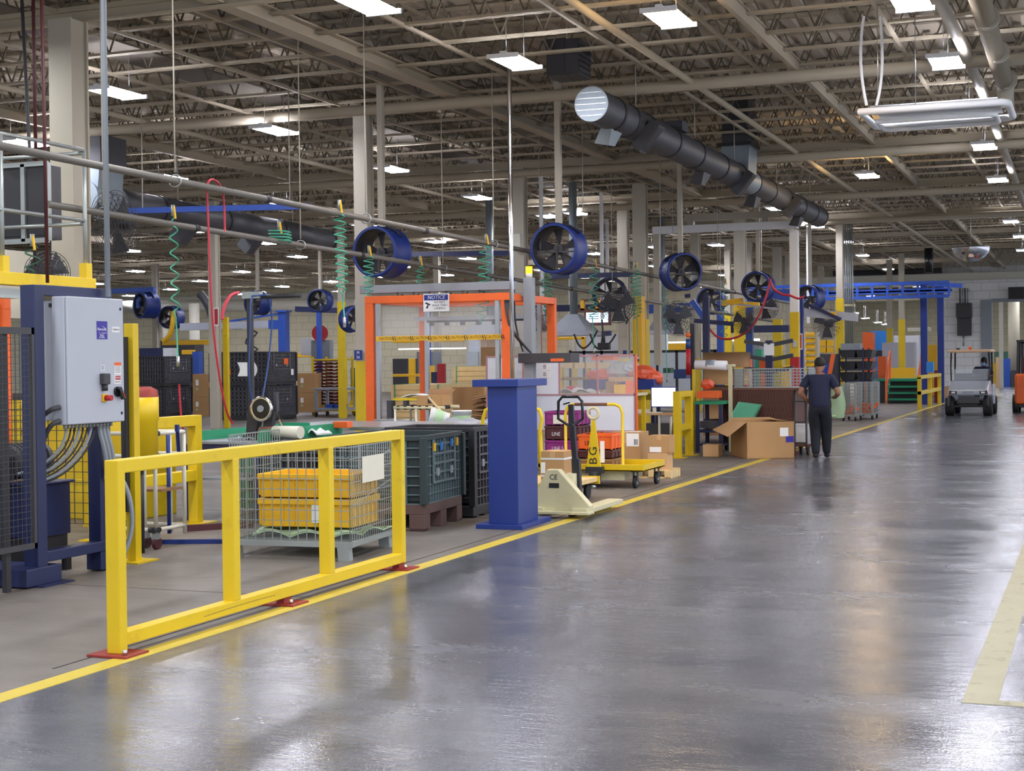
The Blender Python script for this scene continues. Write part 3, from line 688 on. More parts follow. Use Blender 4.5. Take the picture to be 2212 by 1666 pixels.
# ================= pallet jack
t=thing('pallet_jack','cream hand pallet jack with a black loop handle, parked behind the blue pedestal','pallet jack',(-5.1,14.75,0))
obj('body',MB().prism([(-.42,.10),(-.40,.18),(-.22,.50),(-.10,.50),(.24,.13),(.24,.07),(-.42,.07)],'y',-.10,.02),'cream',t,.008)
text('CE',.075,(-.15,-.103,.42),'-y','ink',t); obj('name_plate',MB().box(-.20,-.09,-.104,-.1,.31,.36),'ink',t)
for a in (-.42,.06): obj('fork',MB().box(a,a+.17,-.16,.02,.05,.11).box(a,a+.17,.02,1.1,.05,.10),'cream',t,.006)
obj('toe_plate',MB().prism([(-.44,-.2),(.26,-.2),(.26,0),(-.44,0)],'z',.045,.075),'cream',t,.006)
obj('pump',MB().cyl((-.02,.12,.1),(-.02,.12,.45),.06,12),'cream',t); obj('steer_wheel',MB().cyl((-.06,.12,.08),(.02,.12,.08),.08,16),'rubber',t)
hd=obj('handle',MB().beam((.03,.14,.20),(-.02,.10,1.17),.055,.045).beam((.03,.14,.22),(.02,.13,.60),.085,.07),'black',t,.006)
lp=[(-.05,.10,.95),(-.16,.095,1.02),(-.155,.09,1.2),(-.11,.09,1.25),(.06,.09,1.25),(.105,.09,1.2),(.11,.095,1.02),(.0,.10,.95)]
obj('grip_loop',MB().tube(lp,.016,8),'blackgloss',hd); obj('trigger',MB().beam((-.10,.09,1.17),(-.03,.09,1.19),.014),'blackgloss',hd)
# ================= orange camera gantry
t=thing('camera_gantry','orange steel portal with caution tape and clear sheets, behind the steel table','portal',(-7.85,20.0,0))
GW=2.17
for x in (-GW,0):
    for y in (0,1.9): obj('post',MB().box(x-.065,x+.065,y-.05,y+.05,0,2.5),'orange',t,.005)
obj('front_beam',MB().box(-GW-.065,.065,-.05,.05,2.5,2.61),'orange',t,.005); obj('rear_beam',MB().box(-GW-.065,.065,1.85,1.95,2.5,2.6),'orange',t,.005)
for x in (-GW,0): obj('side_beam',MB().box(x-.06,x+.06,.05,1.85,2.5,2.6),'orange',t,.005)
for x in (-GW+.13,-.14): obj('aluminium_upright',MB().box(x-.03,x+.03,-.03,.03,.1,2.5),'steel',t); obj('aluminium_upright',MB().box(x-.03,x+.03,1.7,1.76,.1,2.5),'steel',t)
obj('aluminium_rail',MB().box(-GW+.15,-.15,1.2,1.25,2.27,2.33),'steel',t)
rk=MB()
for k in range(7): rk.box(-1.75+k*.26,-1.70+k*.26,1.18,1.26,2.19,2.27)
obj('camera_row',rk.box(-1.8,-.1,1.2,1.24,2.24,2.27),'black',t)
obj('lower_rail',MB().cyl((-GW+.1,-.1,.78),(-GW+.75,-.1,.78),.022,10).cyl((-GW+.4,-.14,.78),(-GW+.4,-.06,.78),.06,14),'steel',t)
obj('clear_sheet',MB().box(-GW+.18,-.17,.045,.05,2.0,2.48),'clear',t); obj('film_curtain',MB().box(-GW+.3,-.2,1.5,1.505,1.85,2.25),'clear',t)
tp=obj('caution_tape',MB().box(-GW+.12,-.07,-.058,-.054,1.945,2.015),'tote',t)
for k in range(7):
    x=-GW+.28+k*.285
    text('CAUTION',.062,(x,-.0585,1.98),'-y','ink',tp,sx=.85)
    for s in (.125,.155): obj('stripe',MB().prism([(x+s,1.947),(x+s+.012,1.947),(x+s-.008,2.013),(x+s-.02,2.013)],'y',-.0592,-.0585),'ink',tp)
obj('cable_tray',MB().box(-GW-.22,.05,.1,.3,2.66,2.78),'greysteel',t,.005)
for k in range(6): obj('hook',MB().tube([(-1.75+k*.26,.08,2.66),(-1.75+k*.26,.06,2.62),(-1.70+k*.26,.05,2.60),(-1.66+k*.26,.06,2.63)],.012,6),'black',t)
gp=obj('grey_mast',MB().box(.1,.24,.4,.54,.9,2.84),'greysteel',t,.01); obj('bracket',MB().beam((.1,.47,2.6),(-.05,.47,2.6),.06),'greysteel',gp)
for k in range(3): obj('cable',MB().tube(bez((.06-.03*k,-.06,2.5),(.05,-.1,2.2),(.0+.03*k,-.1,2.1),(.25,.3,1.75)),.016,6),'charcoal',t)
bc=obj('beacon',MB().cyl((.17,.47,2.84),(.17,.47,2.90),.05,14),'offwhite',t); obj('lens',MB().cyl((.17,.47,2.90),(.17,.47,3.0),.048,14),'amber',bc)
obj('control_box',MB().box(.05,.85,.3,.7,1.60,1.74),'charcoal',t,.006); obj('orange_tag',MB().box(.55,.75,.295,.3,1.62,1.66),'orange',t)
s=thing('notice_sign','white NOTICE sign with blue header hung on the orange portal','sign',(-8.92,19.93,2.36))
obj('board',MB().box(-.205,.205,0,.012,0,.26),'white',s,.01); obj('header',MB().box(-.19,.19,-.002,0,.165,.245),'inkblue',s)
text('NOTICE',.075,(0,-.003,.205),'-y','white',s,shear=.25)
for i,w_ in enumerate(('DO NOT','WALK THRU','CAMERAS')): text(w_,.042,(.055,-.001,.135-.045*i),'-y','ink',s)
obj('camera_symbol',MB().prism([(-.18,.12),(-.10,.09),(-.09,.11),(-.16,.14)],'y',-.001,0).prism([(-.165,.05),(-.13,.05),(-.12,.10),(-.14,.10)],'y',-.001,0),'ink',s)
for lb,x,y,f in (('blue bay sign M 36 on the front of the yellow-based column',-11.54,22.57,'-y'),('blue bay sign M 36 on the aisle side of the yellow-based column',-11.33,22.75,'+x')):
    s=thing('bay_sign',lb,'sign',(x,y,1.68),0 if f=='-y' else PI/2)
    obj('plate',MB().box(-.075,.075,-.004,0,0,.165),'blue',s); text('M',.07,(0,-.005,.12),'-y','white',s); text('36',.07,(0,-.005,.045),'-y','white',s)
# ================= lumber and cardboard behind the portal
def lumber(x0,x1,y0,y1,z0,z1,lb):
    t=thing('lumber_bundle',lb,'lumber',(x0,y0,z0)); W_=x1-x0;D_=y1-y0;H_=z1-z0
    n=max(3,int(H_/.09)); m=MB(); 
    for i in range(n): 
        j=R.uniform(-.012,.012); m.box(j,W_+j,0,D_,H_*i/n+.003,H_*(i+1)/n-.003)
    obj('boards',m,'wood',t)
    for a in (.08,.92): obj('strap',MB().box(W_*a-.008,W_*a+.008,-.014,D_+.01,-.002,H_+.003),'teal',t)
    return t
lumber(-11.35,-10.38,23.4,25.0,.12,1.25,'lower wide bundle of pale boards seen through the orange portal')
lumber(-10.9,-10.0,25.06,26.2,.1,1.55,'taller bundle of pale boards right of the wide bundle, seen through the orange portal')
solo('dolly',MB().box(-11.4,-10.2,23.2,25.1,.0,.12),'black','low black dolly under the lumber bundles','dolly')
solo('cardboard_sheet',MB().box(-9.75,-9.2,0,.02,.0,.5),'card','brown cardboard panel leaning in front of the right lumber bundle','cardboard',loc=(0,22.4,.72))
for i in range(7):
    z=.62+i*.075
    solo('flat_carton',MB().sheet(lambda u,v:(-9.25+R.uniform(-.03,.03)+u*.62,22.0+v*.5,z+.03*math.sin(u*3+i)+.015*math.sin(v*5+i)),6,4,.03),'carddark' if i%2 else 'card','flattened brown carton in the loose pile left of the blue pedestal','carton','flattened cartons in a loose pile')
solo('work_table',MB().box(-9.5,-8.4,21.8,22.7,.55,.6).box(-9.45,-9.4,21.85,21.9,0,.55).box(-8.5,-8.45,21.85,21.9,0,.55).box(-9.45,-9.4,22.6,22.65,0,.55).box(-8.5,-8.45,22.6,22.65,0,.55),'charcoal','dark low table under the pile of flattened cartons','table')
t=thing('roller_table','cream pipe framed roller table with black fittings, right of the orange portal legs','table',(-9.1,18.9,0))
for x in (0,.32,.62,.0): obj('leg',MB().cyl((x,.0 if x else .5,0),(x,.0 if x else .5,1.0),.018,8),'offwhite',t)
obj('leg',MB().cyl((0,0,0),(0,0,1.0),.018,8),'offwhite',t)
obj('rail',MB().cyl((-.02,0,1.0),(.75,0,1.0),.025,8),'cream',t); obj('rail',MB().cyl((-.02,.5,1.0),(.75,.5,1.0),.025,8),'cream',t)
for k in range(6): obj('roller',MB().cyl((.05+k*.11,-.02,1.0),(.05+k*.11,.52,1.0),.03,8),'black',t)
obj('deck',MB().box(-.05,.4,.05,.5,1.10,1.13),'yellow',t); obj('bracket',MB().box(-.12,-.05,-.02,.1,.85,1.1),'charcoal',t); obj('bracket',MB().box(.12,.17,0,.1,1.0,1.1),'charcoal',t)
t=thing('open_carton','small open brown carton with raised flap on the roller table','box',(-8.62,19.1,1.03))
obj('body',MB().box(-.16,.2,-.15,.15,0,.012).box(-.16,.2,-.16,-.15,0,.14).box(-.16,.2,.15,.16,0,.14).box(-.17,-.16,-.15,.15,0,.14).box(.2,.21,-.15,.15,0,.14),'card',t); obj('flap',MB().quad((-.12,.16,.14),(.2,.16,.14),(.26,.22,.22),(-.16,.22,.22)),'carddark',t); obj('window',MB().box(.0,.06,-.163,-.161,.03,.11),'black',t)
solo('paper_bundle',MB().sheet(lambda u,v:(-9.05+u*.35,19.0+v*.3,1.15+.04*math.sin(u*PI)),6,4,.012),'bagwhite','white paper bundle lying on the roller table','paper')
# ================= bucket, pail and broom on the dark green container
def pail(lb,loc,tilt=0):
    t=thing('bucket',lb,'bucket',loc); t.rotation_euler=(0,tilt,.4)
    obj('shell',MB().lathe([(.0,.005),(.10,.005),(.125,.24),(.132,.24),(.132,.255),(.12,.255),(.096,.02),(0,.02)]),'bagwhite',t); obj('label',MB().lathe([(.1085,.07),(.1225,.19)],n=24),'mint',t)
    obj('handle',MB().tube([(.13*math.cos(a),.0+.13*math.sin(a)*.3,.24-.16*math.sin(a)) for a in [PI*i/10 for i in range(11)]],.004,5),'offwhite',t); return t
solo('table_board',MB().box(-8.15,-7.4,17.6,18.1,.70,.74).box(-8.1,-8.05,17.65,17.7,0,.7).box(-7.5,-7.45,17.65,17.7,0,.7).box(-8.1,-8.05,18,18.05,0,.7).box(-7.5,-7.45,18,18.05,0,.7),'steel','small steel stand under the two buckets','stand')
pail('upright white bucket with a green label beside the broom handle',(-7.66,17.88,.745))
pail('tipped white bucket lying against the upright one',(-7.75,17.68,.87),-1.35)
solo('broom_handle',MB().cyl((-7.78,17.9,.80),(-8.5,18.7,1.15),.016,8),'wood','pale wooden broom handle leaning over the steel table','broom')
t=thing('wrapped_pallet','pallet load wrapped in grey-blue film left of the blue pedestal','pallet load',(-7.6,16.98,0))
obj('load',MB().sheet(lambda u,v:(u*.62,v*.5+.05*math.sin(u*7),.80+.12*math.sin(v*PI)+.02*math.sin(u*14)),12,8,.02).box(0,.62,0,.55,.12,.78),'greysteel',t); obj('film',MB().sheet(lambda u,v:(-.01+u*.64,-.02-.015*math.sin(u*22+v*3),.35+v*.45),20,6),'film',t); obj('pallet',MB().box(0,.62,0,.55,0,.12),'wood',t)
# ================= frosted partition
PY=21.3
def bb(x0,y0,x1,y1,Y=PY): return B(x0,y0,x1,y1,Y)
t=thing('partition_screen','frosted and clear panel screen with pink edges behind the pallet jack and carts','screen',(0,PY,0))
xl,xr,zb,zt=bb(1053,768,1372,852); _,_,zlow,_=bb(1150,852,1372,930)
def fx(px): return ony(px,850,PY)[0]
for a,b,mm in ((1054,1131,'frost'),(1132,1208,'frost'),(1211,1290,'clear'),(1292,1371,'clear')): obj('upper_panel',MB().box(fx(a),fx(b),-.004,.004,zb,zt-.02),mm,t)
obj('lower_panel',MB().box(fx(1054),fx(1371),-.004,.004,zlow,zb-.02),'frost',t)
mat('pinkedge','#b98a90',.5)
for a in (1052,1131,1209,1291,1371): obj('upright',MB().box(fx(a)-.012,fx(a)+.012,-.012,.012,zlow if a in(1052,1371) else zb,zt),'pinkedge',t)
for z in (zt,zb,zlow): obj('edge',MB().box(xl,xr,-.012,.012,z-.02,z+.005),'pinkedge',t)
obj('orange_edge',MB().box(xr+.012,xr+.03,-.02,.02,zlow,zt),'orange',t)
for z in (790,806): q=onz; s=obj('notice',MB().box(fx(1172),fx(1190),-.012,-.005,ony(1180,z+9,PY)[2],ony(1180,z-3,PY)[2]),'paper',t); [obj('print_line',MB().box(fx(1174),fx(1181),-.013,-.0121,ony(1180,z+k*3,PY)[2],ony(1180,z+k*3-1.2,PY)[2]),'ink',s) for k in range(3)]
for a in (1060,1165,1366): obj('leg',MB().box(fx(a)-.03,fx(a)+.03,.0,.06,0,zlow),'yellow',t)
obj('foot',MB().box(xl,xr,.0,.06,.02,.08),'cream',t)
# ================= platform cart with tow tongue
DZ=.30
t=thing('platform_cart','yellow platform cart with tubular hoop handle and dark casters, right of the pallet jack','cart',(-5.32,18.2,0))
obj('deck',MB().box(-1.36,0,0,1.0,DZ-.08,DZ-.06).box(-1.36,0,0,.05,DZ-.08,DZ+.005).box(-1.36,0,.95,1.0,DZ-.08,DZ+.01).box(-.05,0,.05,.95,DZ-.08,DZ+.0).box(-1.36,-1.2,.05,.95,DZ-.08,DZ),'yellow',t,.004)
obj('patch',MB().box(-.75,-.62,-.004,0,DZ-.06,DZ-.01).box(-1.1,-.98,-.004,0,DZ-.06,DZ-.01),'offwhite',t)
obj('subframe',MB().box(-1.1,-.28,.1,.9,DZ-.2,DZ-.08),'cream',t)
x0,x1=fx0,fx1=B(1222,880,1345,1000,18.45)[0]+5.32,B(1222,880,1345,1000,18.45)[1]+5.32
hp=[(x0,.25,DZ-.05),(x0,.25,.95),(x0+.03,.25,1.03),(x0+.1,.25,1.06),(x1-.1,.25,1.06),(x1-.03,.25,1.03),(x1,.25,.95),(x1,.25,DZ-.05)]
obj('hoop_handle',MB().tube(hp,.02,10),'yellow',t); obj('grip',MB().cyl((x0+.13,.25,1.06),(x1-.2,.25,1.06),.0215,10),'rust',t)
def caster(t,x,y,r=.08,m='rubber'):
    c=obj('caster',MB().box(x-.03,x-.022,y-.03,y+.03,r,DZ-.08).box(x+.022,x+.03,y-.03,y+.03,r,DZ-.08).box(x-.05,x+.05,y-.05,y+.05,DZ-.095,DZ-.08),'charcoal',t); obj('wheel',MB().cyl((x-.02,y,r),(x+.02,y,r),r,18),m,c); obj('hub',MB().cyl((x-.024,y,r),(x+.024,y,r),r*.45,12),'greysteel',c)
caster(t,-.14,.12);caster(t,-.07,.85);caster(t,-1.1,.12);caster(t,-1.1,.85)
tg=thing('tow_tongue','yellow tow tongue with eye ring and black letters standing against the platform cart','tow bar',(-5.93,18.08,.12))
obj('blade',MB().prism([(-.105,.16),(.085,.16),(.075,.22),(.02,.68),(.012,.75),(-.035,.75),(-.04,.66)],'y',0,.03),'yellow',tg,.004)
obj('eye',MB().tube([(-.012+.07*math.sin(a),.015,.84+.07*math.cos(a)) for a in [2*PI*i/18 for i in range(18)]],.02,8,True),'cream',tg)
for i,c_ in enumerate('GB'): text(c_,.15,(-.01,-.003,.36-.125*i),(PI/2,-PI/2,0) ,'ink',tg,sx=1.1)
obj('hitch',MB().box(-.12,.1,.0,.1,.08,.16).cyl((-.01,.02,-.06),(-.01,.02,.1),.06,12).box(-.07,.06,-.02,.08,-.02,.08),'black',tg,.004); obj('pin',MB().cyl((-.01,0,-.12),(-.01,0,-.06),.03,10),'chrome',tg)
# second cart hidden behind the pedestal
t=thing('platform_cart','low yellow hoop-handled cart behind the blue pedestal','cart',(-5.5,15.7,0))
obj('deck',MB().box(-1.2,0,0,1.2,.20,.25),'wood',t); obj('frame',MB().box(-1.22,.02,-.02,.02,.17,.26).box(-1.22,.02,1.18,1.22,.17,.26),'yellow',t)
for nm,pxa,pxb in (('hoop_handle',1043,1172),):
    xa,xb=ony(pxa,950,16.0)[0]+5.5,ony(pxb,950,16.0)[0]+5.5
    obj(nm,MB().tube([(xa,.3,.25),(xa,.3,.95),(xa+.04,.3,1.07),(xa+.12,.3,1.10),(xb-.12,.3,1.10),(xb-.03,.3,1.07),(xb,.3,.97),(xb-.03,.3,.85),(xb,.3,.25)],.022,10),'yellow',t)
for x,y in ((-.1,.1),(-1.1,.1),(-.1,1.1),(-1.1,1.1)): obj('wheel',MB().cyl((x-.02,y,.085),(x+.02,y,.085),.085,14),'rubber',t)
def carton(lb,x0,x1,y0,y1,z0,z1,m='card',tape=True,rot=0,gp=None,label=None):
    t=thing('cardboard_box',lb,'box',(x0,y0,z0),rot,gp); W_,D_,H_=x1-x0,y1-y0,z1-z0
    obj('body',MB().box(0,W_,0,D_,0,H_),m,t,.004)
    if tape: obj('tape',MB().box(W_/2-.03,W_/2+.03,-.001,D_+.001,H_*.75,H_+.001),'cardpale',t)
    if label: obj('label',MB().box(W_*label[0],W_*label[1],-.003,-.001,H_*label[2],H_*label[3]),'paper',t)
    return t
b=carton('cardboard box with two white straps on the low cart beside the blue pedestal',-5.79,-5.52,15.75,16.05,.255,.62)
for z in (.08,.27): obj('strap',MB().box(-.003,.273,-.003,.303,z,z+.02),'bagwhite',b)
obj('label',MB().box(.0,.05,-.004,-.001,.12,.24),'paper',b)
solo('plastic_bag',MB().sheet(lambda u,v:(-6.75+u*.35,15.75+v*.4,.26+.14*math.sin(PI*u)*math.sin(PI*v)+.02*math.sin(u*13+v*9)),10,10,.01),'bagwhite','crumpled clear plastic bag on the low cart left of the blue pedestal','bag')
# crates
def crate(lb,px0,px1,Y,z0,z1,m,txt=None,tc='white',gp=None,dep=.5,label=False):
    a,b=ony(px0,950,Y)[0],ony(px1,950,Y)[0]; W_=b-a;H_=z1-z0
    t=thing('plastic_crate',lb,'crate',(a,Y,z0),0,gp)
    obj('body',MB().box(0,W_,0,dep,0,.012).box(0,W_,0,.012,0,H_).box(0,W_,dep-.012,dep,0,H_).box(0,.012,0,dep,0,H_).box(W_-.012,W_,0,dep,0,H_),m,t)
    obj('rim',MB().box(-.012,W_+.012,-.012,.012,H_-.03,H_-.004).box(W_-.012,W_+.012,0,dep,H_-.03,H_-.004).box(-.012,.012,0,dep,H_-.03,H_-.004).box(0,W_,dep-.01,dep+.012,H_-.03,H_-.004),m,t,.003)
    rb=MB()
    for k in range(5): rb.box(W_*k/4-.008 if k else 0,W_*k/4+.008,-.01,0,.0,H_-.03)
    for k in range(4): rb.box(W_,W_+.01,dep*k/3-.008,dep*k/3+.008,0,H_-.03)
    obj('ribs',rb.box(0,W_,-.01,0,H_*.45-.005,H_*.45+.005) if not txt else rb,m,t)
    if txt: text(txt,.075,(W_*.2,-.0125,H_*.42),'-y',tc,t,align='LEFT',sx=.85)
    if label: obj('label',MB().box(W_*.25,W_*.7,-.013,-.011,H_*.12,H_*.75),'offwhite',t)
    return t
GP='stack of purple crates'
solo('crate_dolly',MB().box(-7.3,-6.75,20.0,20.5,.03,.10).cyl((-7.2,20.1,.03),(-7.2,20.1,.0),.03,8).cyl((-6.85,20.1,.03),(-6.85,20.1,.0),.03,8),'black','low black dolly under the purple crate stack','dolly')
for i,(z,m,tx,lb) in enumerate(((.10,'purple','LINE 5 P','bottom purple crate of the stack behind the pallet jack handle'),(.305,'purple','LINE 5 P','purple crate second from the bottom, lettered in white, behind the pallet jack handle'),(.51,'maroon','LINE','dark maroon crate lettered LINE in the purple stack'),(.715,'purple',None,'topmost purple crate of the stack, with a pale label'))):
    crate(lb,1178,1250,20.0,z,z+.20,m,tx,'white',GP,label=(tx is None))
for i,(z,h,m,tx,lb) in enumerate(((.225,.12,'carddark',None,'brown slatted crate at the bottom of the stack on the yellow platform cart'),(.35,.11,'maroon',None,'dark maroon crate under the orange crate on the platform cart'),(.465,.20,'orange','LINE  2','bright orange crate on top of the stack on the platform cart'))):
    crate(lb,1249,1321,18.62,z,z+h,m,tx,'ink','crates on the platform cart',dep=.45)
solo('paper_tag',MB().box(-6.02,-5.96,18.60,18.605,.3,.58),'paper','long white paper tag hanging on the crates of the platform cart','tag')
xa,xb=ony(1321,950,20.2)[0],ony(1384,950,20.2)[0]
b=carton('tall cardboard box with a big shipping label behind the platform cart',xa,xb,20.2,20.6,.0,.62); obj('label',MB().box(.22,.40,-.004,-.001,.42,.60).box(.18,.40,-.002,.1,.62,.623),'paper',b)
for k in range(3): obj('bar_code',MB().box(.33+k*.02,.34+k*.02,-.006,-.004,.44,.52),'ink',b)
pt=thing('wood_pallet','small pale wooden pallet behind the yellow platform cart','pallet',(-5.98,19.9,0))
for z in (0,.10): 
    for k in range(4): obj('board',MB().box(0,.55,.02+k*.13,.11+k*.13,z,z+.02),'wood',pt)
for x in (0,.23,.46): obj('block',MB().box(x,x+.09,0,.5,.02,.10),'wood',pt)
carton('lower small box on the small pallet, its top torn open',-5.78,-5.50,19.98,20.26,.12,.34,'cardpale')
carton('upper small cardboard box on the small pallet, with a white label',-5.77,-5.47,20.0,20.27,.342,.585,'card',label=(.05,.6,.05,.35))
# ================= yellow frame, monitor table
t=thing('guard_barrier','tall yellow square tube barrier right of the monitor','guard barrier',(-6.47,24.1,0))
for y in (0,.75): obj('post',MB().box(-.06,.06,y,y+.12,.012,1.1),'yellow',t,.005); obj('base_plate',MB().box(-.13,.13,y-.08,y+.2,0,.012),'yellow',t)
for z in (.45,1.0): obj('rail',MB().box(-.055,.055,.12,.75,z,z+.1),'yellow',t,.005)
t=thing('guard_rail','low yellow rail running left behind the monitor table','guard rail',(-6.6,25.6,0))
obj('rail',MB().box(-1.3,0,0,.08,.92,1.03),'yellow',t,.004); obj('rail',MB().box(-1.3,0,0,.08,.28,.38),'yellow',t,.004)
for x in (-1.3,-.04): obj('post',MB().box(x-.05,x+.05,.0,.1,0,1.03),'yellow',t,.004)
t=thing('work_table','small tan table with cream pipe legs under the white monitor','table',(-7.3,24.35,0))
obj('top',MB().box(0,.7,0,.6,.70,.73),'cardpale',t); 
for x,y in ((.05,.05),(.65,.05),(.05,.55),(.65,.55),(.45,.05)): obj('leg',MB().cyl((x,y,0),(x,y,.7),.022,8),'offwhite',t)
obj('shelf',MB().box(.05,.65,.05,.55,.30,.33),'yellow',t); obj('parts_bin',MB().box(.12,.6,.1,.5,.33,.55),'charcoal',t)
t=thing('monitor','white lit flat monitor standing on the tan table','monitor',(-6.98,24.55,.73))
x0,x1,z0,z1=B(1408,838,1459,878,24.55)
obj('bezel',MB().box(x0+6.98-.012,x1+6.98+.012,0,.03,z0-.745,z1-.715),'inkblue',t,.004); obj('screen',MB().box(x0+6.98,x1+6.98,-.004,0,z0-.73,z1-.73),'screen',t); obj('stand',MB().box(-.03,.03,.01,.04,0,.12).box(-.12,.12,-.08,.1,0,.015),'offwhite',t)
carton('small white carton on the tan table left of the monitor stand',-7.26,-7.1,24.5,24.7,.73,.79,'offwhite',False)
# ================= things behind the clear panels
t=thing('parts_bin','blue steel bin behind the clear panels, heaped with bagged orange parts','bin',(-7.95,24.98,0))
x0,x1,z0,z1=B(1265,820,1412,842,24.98)
obj('body',MB().box(x0+7.95,x1+7.95,0,.55,z0,z1),'blue',t,.005); 
for x in (x0+8.0,x1+7.9): obj('leg',MB().box(x-.03,x+.03,.1,.2,0,z0),'navy',t); obj('leg',MB().box(x-.03,x+.03,.42,.5,0,z0),'navy',t)
for k,(px,py,rx,rz) in enumerate(((1300,812,.35,.13),(1340,803,.3,.2),(1385,808,.36,.16),(1362,795,.2,.14),(1412,818,.2,.14))):
    p=ony(px,py,25.3); solo('bagged_part',MB().ball(p,rx*.85,.2,rz*.9,14,9,.12),'orangebag' if k%2==0 else 'film',['bagged orange part at the left of the heap behind the clear panels','clear plastic bag second from the left in the heap behind the clear panels','large bagged orange part in the middle of the heap behind the clear panels','clear plastic bag on top of the heap behind the clear panels','bagged orange part hanging over the right end of the blue bin'][k],'bag','bagged parts heaped in the blue bin')
def shelfbox(px0,py0,px1,py1,Y,dep,m,lb,nm='cardboard_box',cat='box',gp=None,bev=.004):
    x0,x1,z0,z1=B(px0,py0,px1,py1,Y); return solo(nm,MB().box(x0,x1,Y,Y+dep,z0,z1),m,lb,cat,gp,bev=bev)
t=thing('work_bench','cream bench behind the clear panels carrying boxes','bench',(-8.1,22.4,0))
x0,x1,z0,z1=B(1212,849,1372,853,22.4)
obj('top',MB().box(x0+8.1,x1+8.1,0,.7,z0-.02,z0+.02),'cream',t)
for x in (x0+8.15,x1+8.05): obj('leg',MB().box(x-.03,x+.03,.05,.1,0,z0-.02),'yellow',t); obj('leg',MB().box(x-.03,x+.03,.6,.65,0,z0-.02),'yellow',t)
shelfbox(1308,824,1330,850,22.5,.3,'carddark','brown box at the left on the bench behind the clear panels'); shelfbox(1326,831,1351,850,22.45,.2,'tote','yellow bin on the bench behind the clear panels','parts_bin','bin'); shelfbox(1351,823,1368,850,22.45,.2,'orange','bright orange container on the bench at the right clear panel','parts_bin','bin')
shelfbox(1314,815,1362,825,22.6,.3,'card','flat brown box lying on the others behind the clear panels')
solo('plastic_wrap',MB().sheet(lambda u,v:(-8.05+u*.65,22.5+v*.4,z0+.03+.09*math.sin(PI*u)*abs(math.sin(v*3+u*6))),12,8,.01),'bagwhite','white crumpled plastic wrap on the bench behind the clear panels','wrap')
shelfbox(1222,835,1246,846,22.7,.2,'red','flat red box amid white wrap behind the clear panels')
# wood crates on a rack behind
t=thing('storage_rack','yellow framed rack with brown shelves far behind the clear panels','rack',(-11.2,29.5,0))
x0,x1,z0,z1=B(1211,790,1330,850,29.5); x0+=11.2;x1+=11.2
for x in (x0,(x0+x1)/2,x1): obj('upright',MB().box(x-.04,x+.04,0,.08,0,1.5),'yellow',t); obj('upright',MB().box(x-.04,x+.04,.9,.98,0,1.5),'yellow',t)
for z in (.35,.85,1.28): obj('shelf',MB().box(x0,x1,0,.95,z-.05,z),'carddark',t)
for i,px in enumerate((1216,1241,1266,1291)): shelfbox(px,783,px+21,796,29.45,.4,'wood','small pale wooden crate on the yellow rack, %s from the left'%('first','second','third','fourth')[i],'wooden_crate','crate','wooden crates on the yellow rack')
shelfbox(1277,770,1325,779,29.5,.4,'orange','long orange part lying on the top shelf of the yellow rack','long_part','part')
# ================= big open cardboard box
th=math.atan2(.38,.70)
t=thing('cardboard_box','big open cardboard box with side flaps hanging out, beside the walking person','box',(-5.31,24.12,0),th)
L1,L2,HB=.80,.95,.60
# axes: x to the right corner, y to the left-back corner
obj('body',MB().box(0,L1,0,.01,0,HB).box(0,L1,L2-.01,L2,0,HB).box(0,.01,0,L2,0,HB).box(L1-.01,L1,0,L2,0,HB).box(0,L1,0,L2,0,.01),'card',t)
obj('flap',MB()._add([(0,0,HB),(0,L2,HB),(-.30,L2+.05,HB-.16),(-.34,-.10,HB-.22),(-.002,0,HB-.008),(-.002,L2,HB-.008),(-.30,L2+.05,HB-.17),(-.34,-.1,HB-.23)],[(0,1,2,3),(7,6,5,4),(0,3,7,4),(3,2,6,7),(2,1,5,6)]),'cardpale',t)
obj('flap',MB()._add([(0,L2,HB),(L1,L2,HB),(L1-.05,L2+.25,HB+.03),(.05,L2+.25,HB+.03)],[(0,1,2,3)]),'card',t); obj('flap',MB()._add([(L1,0,HB),(L1,L2,HB),(L1-.25,L2-.05,HB+.02),(L1-.25,.05,HB+.02)],[(0,1,2,3)]),'card',t)
obj('label',MB().box(.56,.70,-.003,-.001,.36,.50),'paper',t); obj('label',MB().box(.66,.79,-.003,-.001,.26,.36),'labelpurple',t,label='purple label')
# ================= brown mesh container with wire basket on top
t=thing('mesh_container','rust brown expanded metal container behind the open cardboard box','mesh container',(0,26.4,0))
x0,x1,_,_=B(1557,838,1717,975,26.4)
mat('brownmesh','#5e3b32',.6,alpha=.80,var=.3,scale=60)
for a,b,c,d in ((x0,x1,0,.01),(x0,x1,.99,1.0),(x0,x0+.01,0,1),(x1-.01,x1,0,1)): obj('mesh_side',MB().box(a,b,c,d,.14,1.08),'brownmesh',t)
fr_=MB()
for x in (x0,x1):
    for y in (0,1): fr_.beam((x,y,.1),(x,y,1.1),.045)
for z in (.12,1.09):
    for y in (0,1): fr_.beam((x0,y,z),(x1,y,z),.04)
    for x in (x0,x1): fr_.beam((x,0,z),(x,1,z),.04)
obj('frame',fr_.beam((x0+.22,-.0,.12),(x0+.22,0,1.09),.03),'rust',t)
for x in (x0+.08,x1-.08):
    for y in (.08,.92): obj('wheel',MB().cyl((x-.02,y,.06),(x+.02,y,.06),.06,12),'rubber',t)
hw=MB()
for i in range(26): hw.beam((x0+(x1-x0)*i/26,-.006,.14),(x0+(x1-x0)*min(1,(i+4)/26),-.006,1.08),.008); hw.beam((x0+(x1-x0)*min(1,(i+4)/26),-.006,.14),(x0+(x1-x0)*i/26,-.006,1.08),.008)
obj('wire_lattice',hw,'rust',t)
a=ony(1572,890,25.9);b=ony(1613,865,26.2)
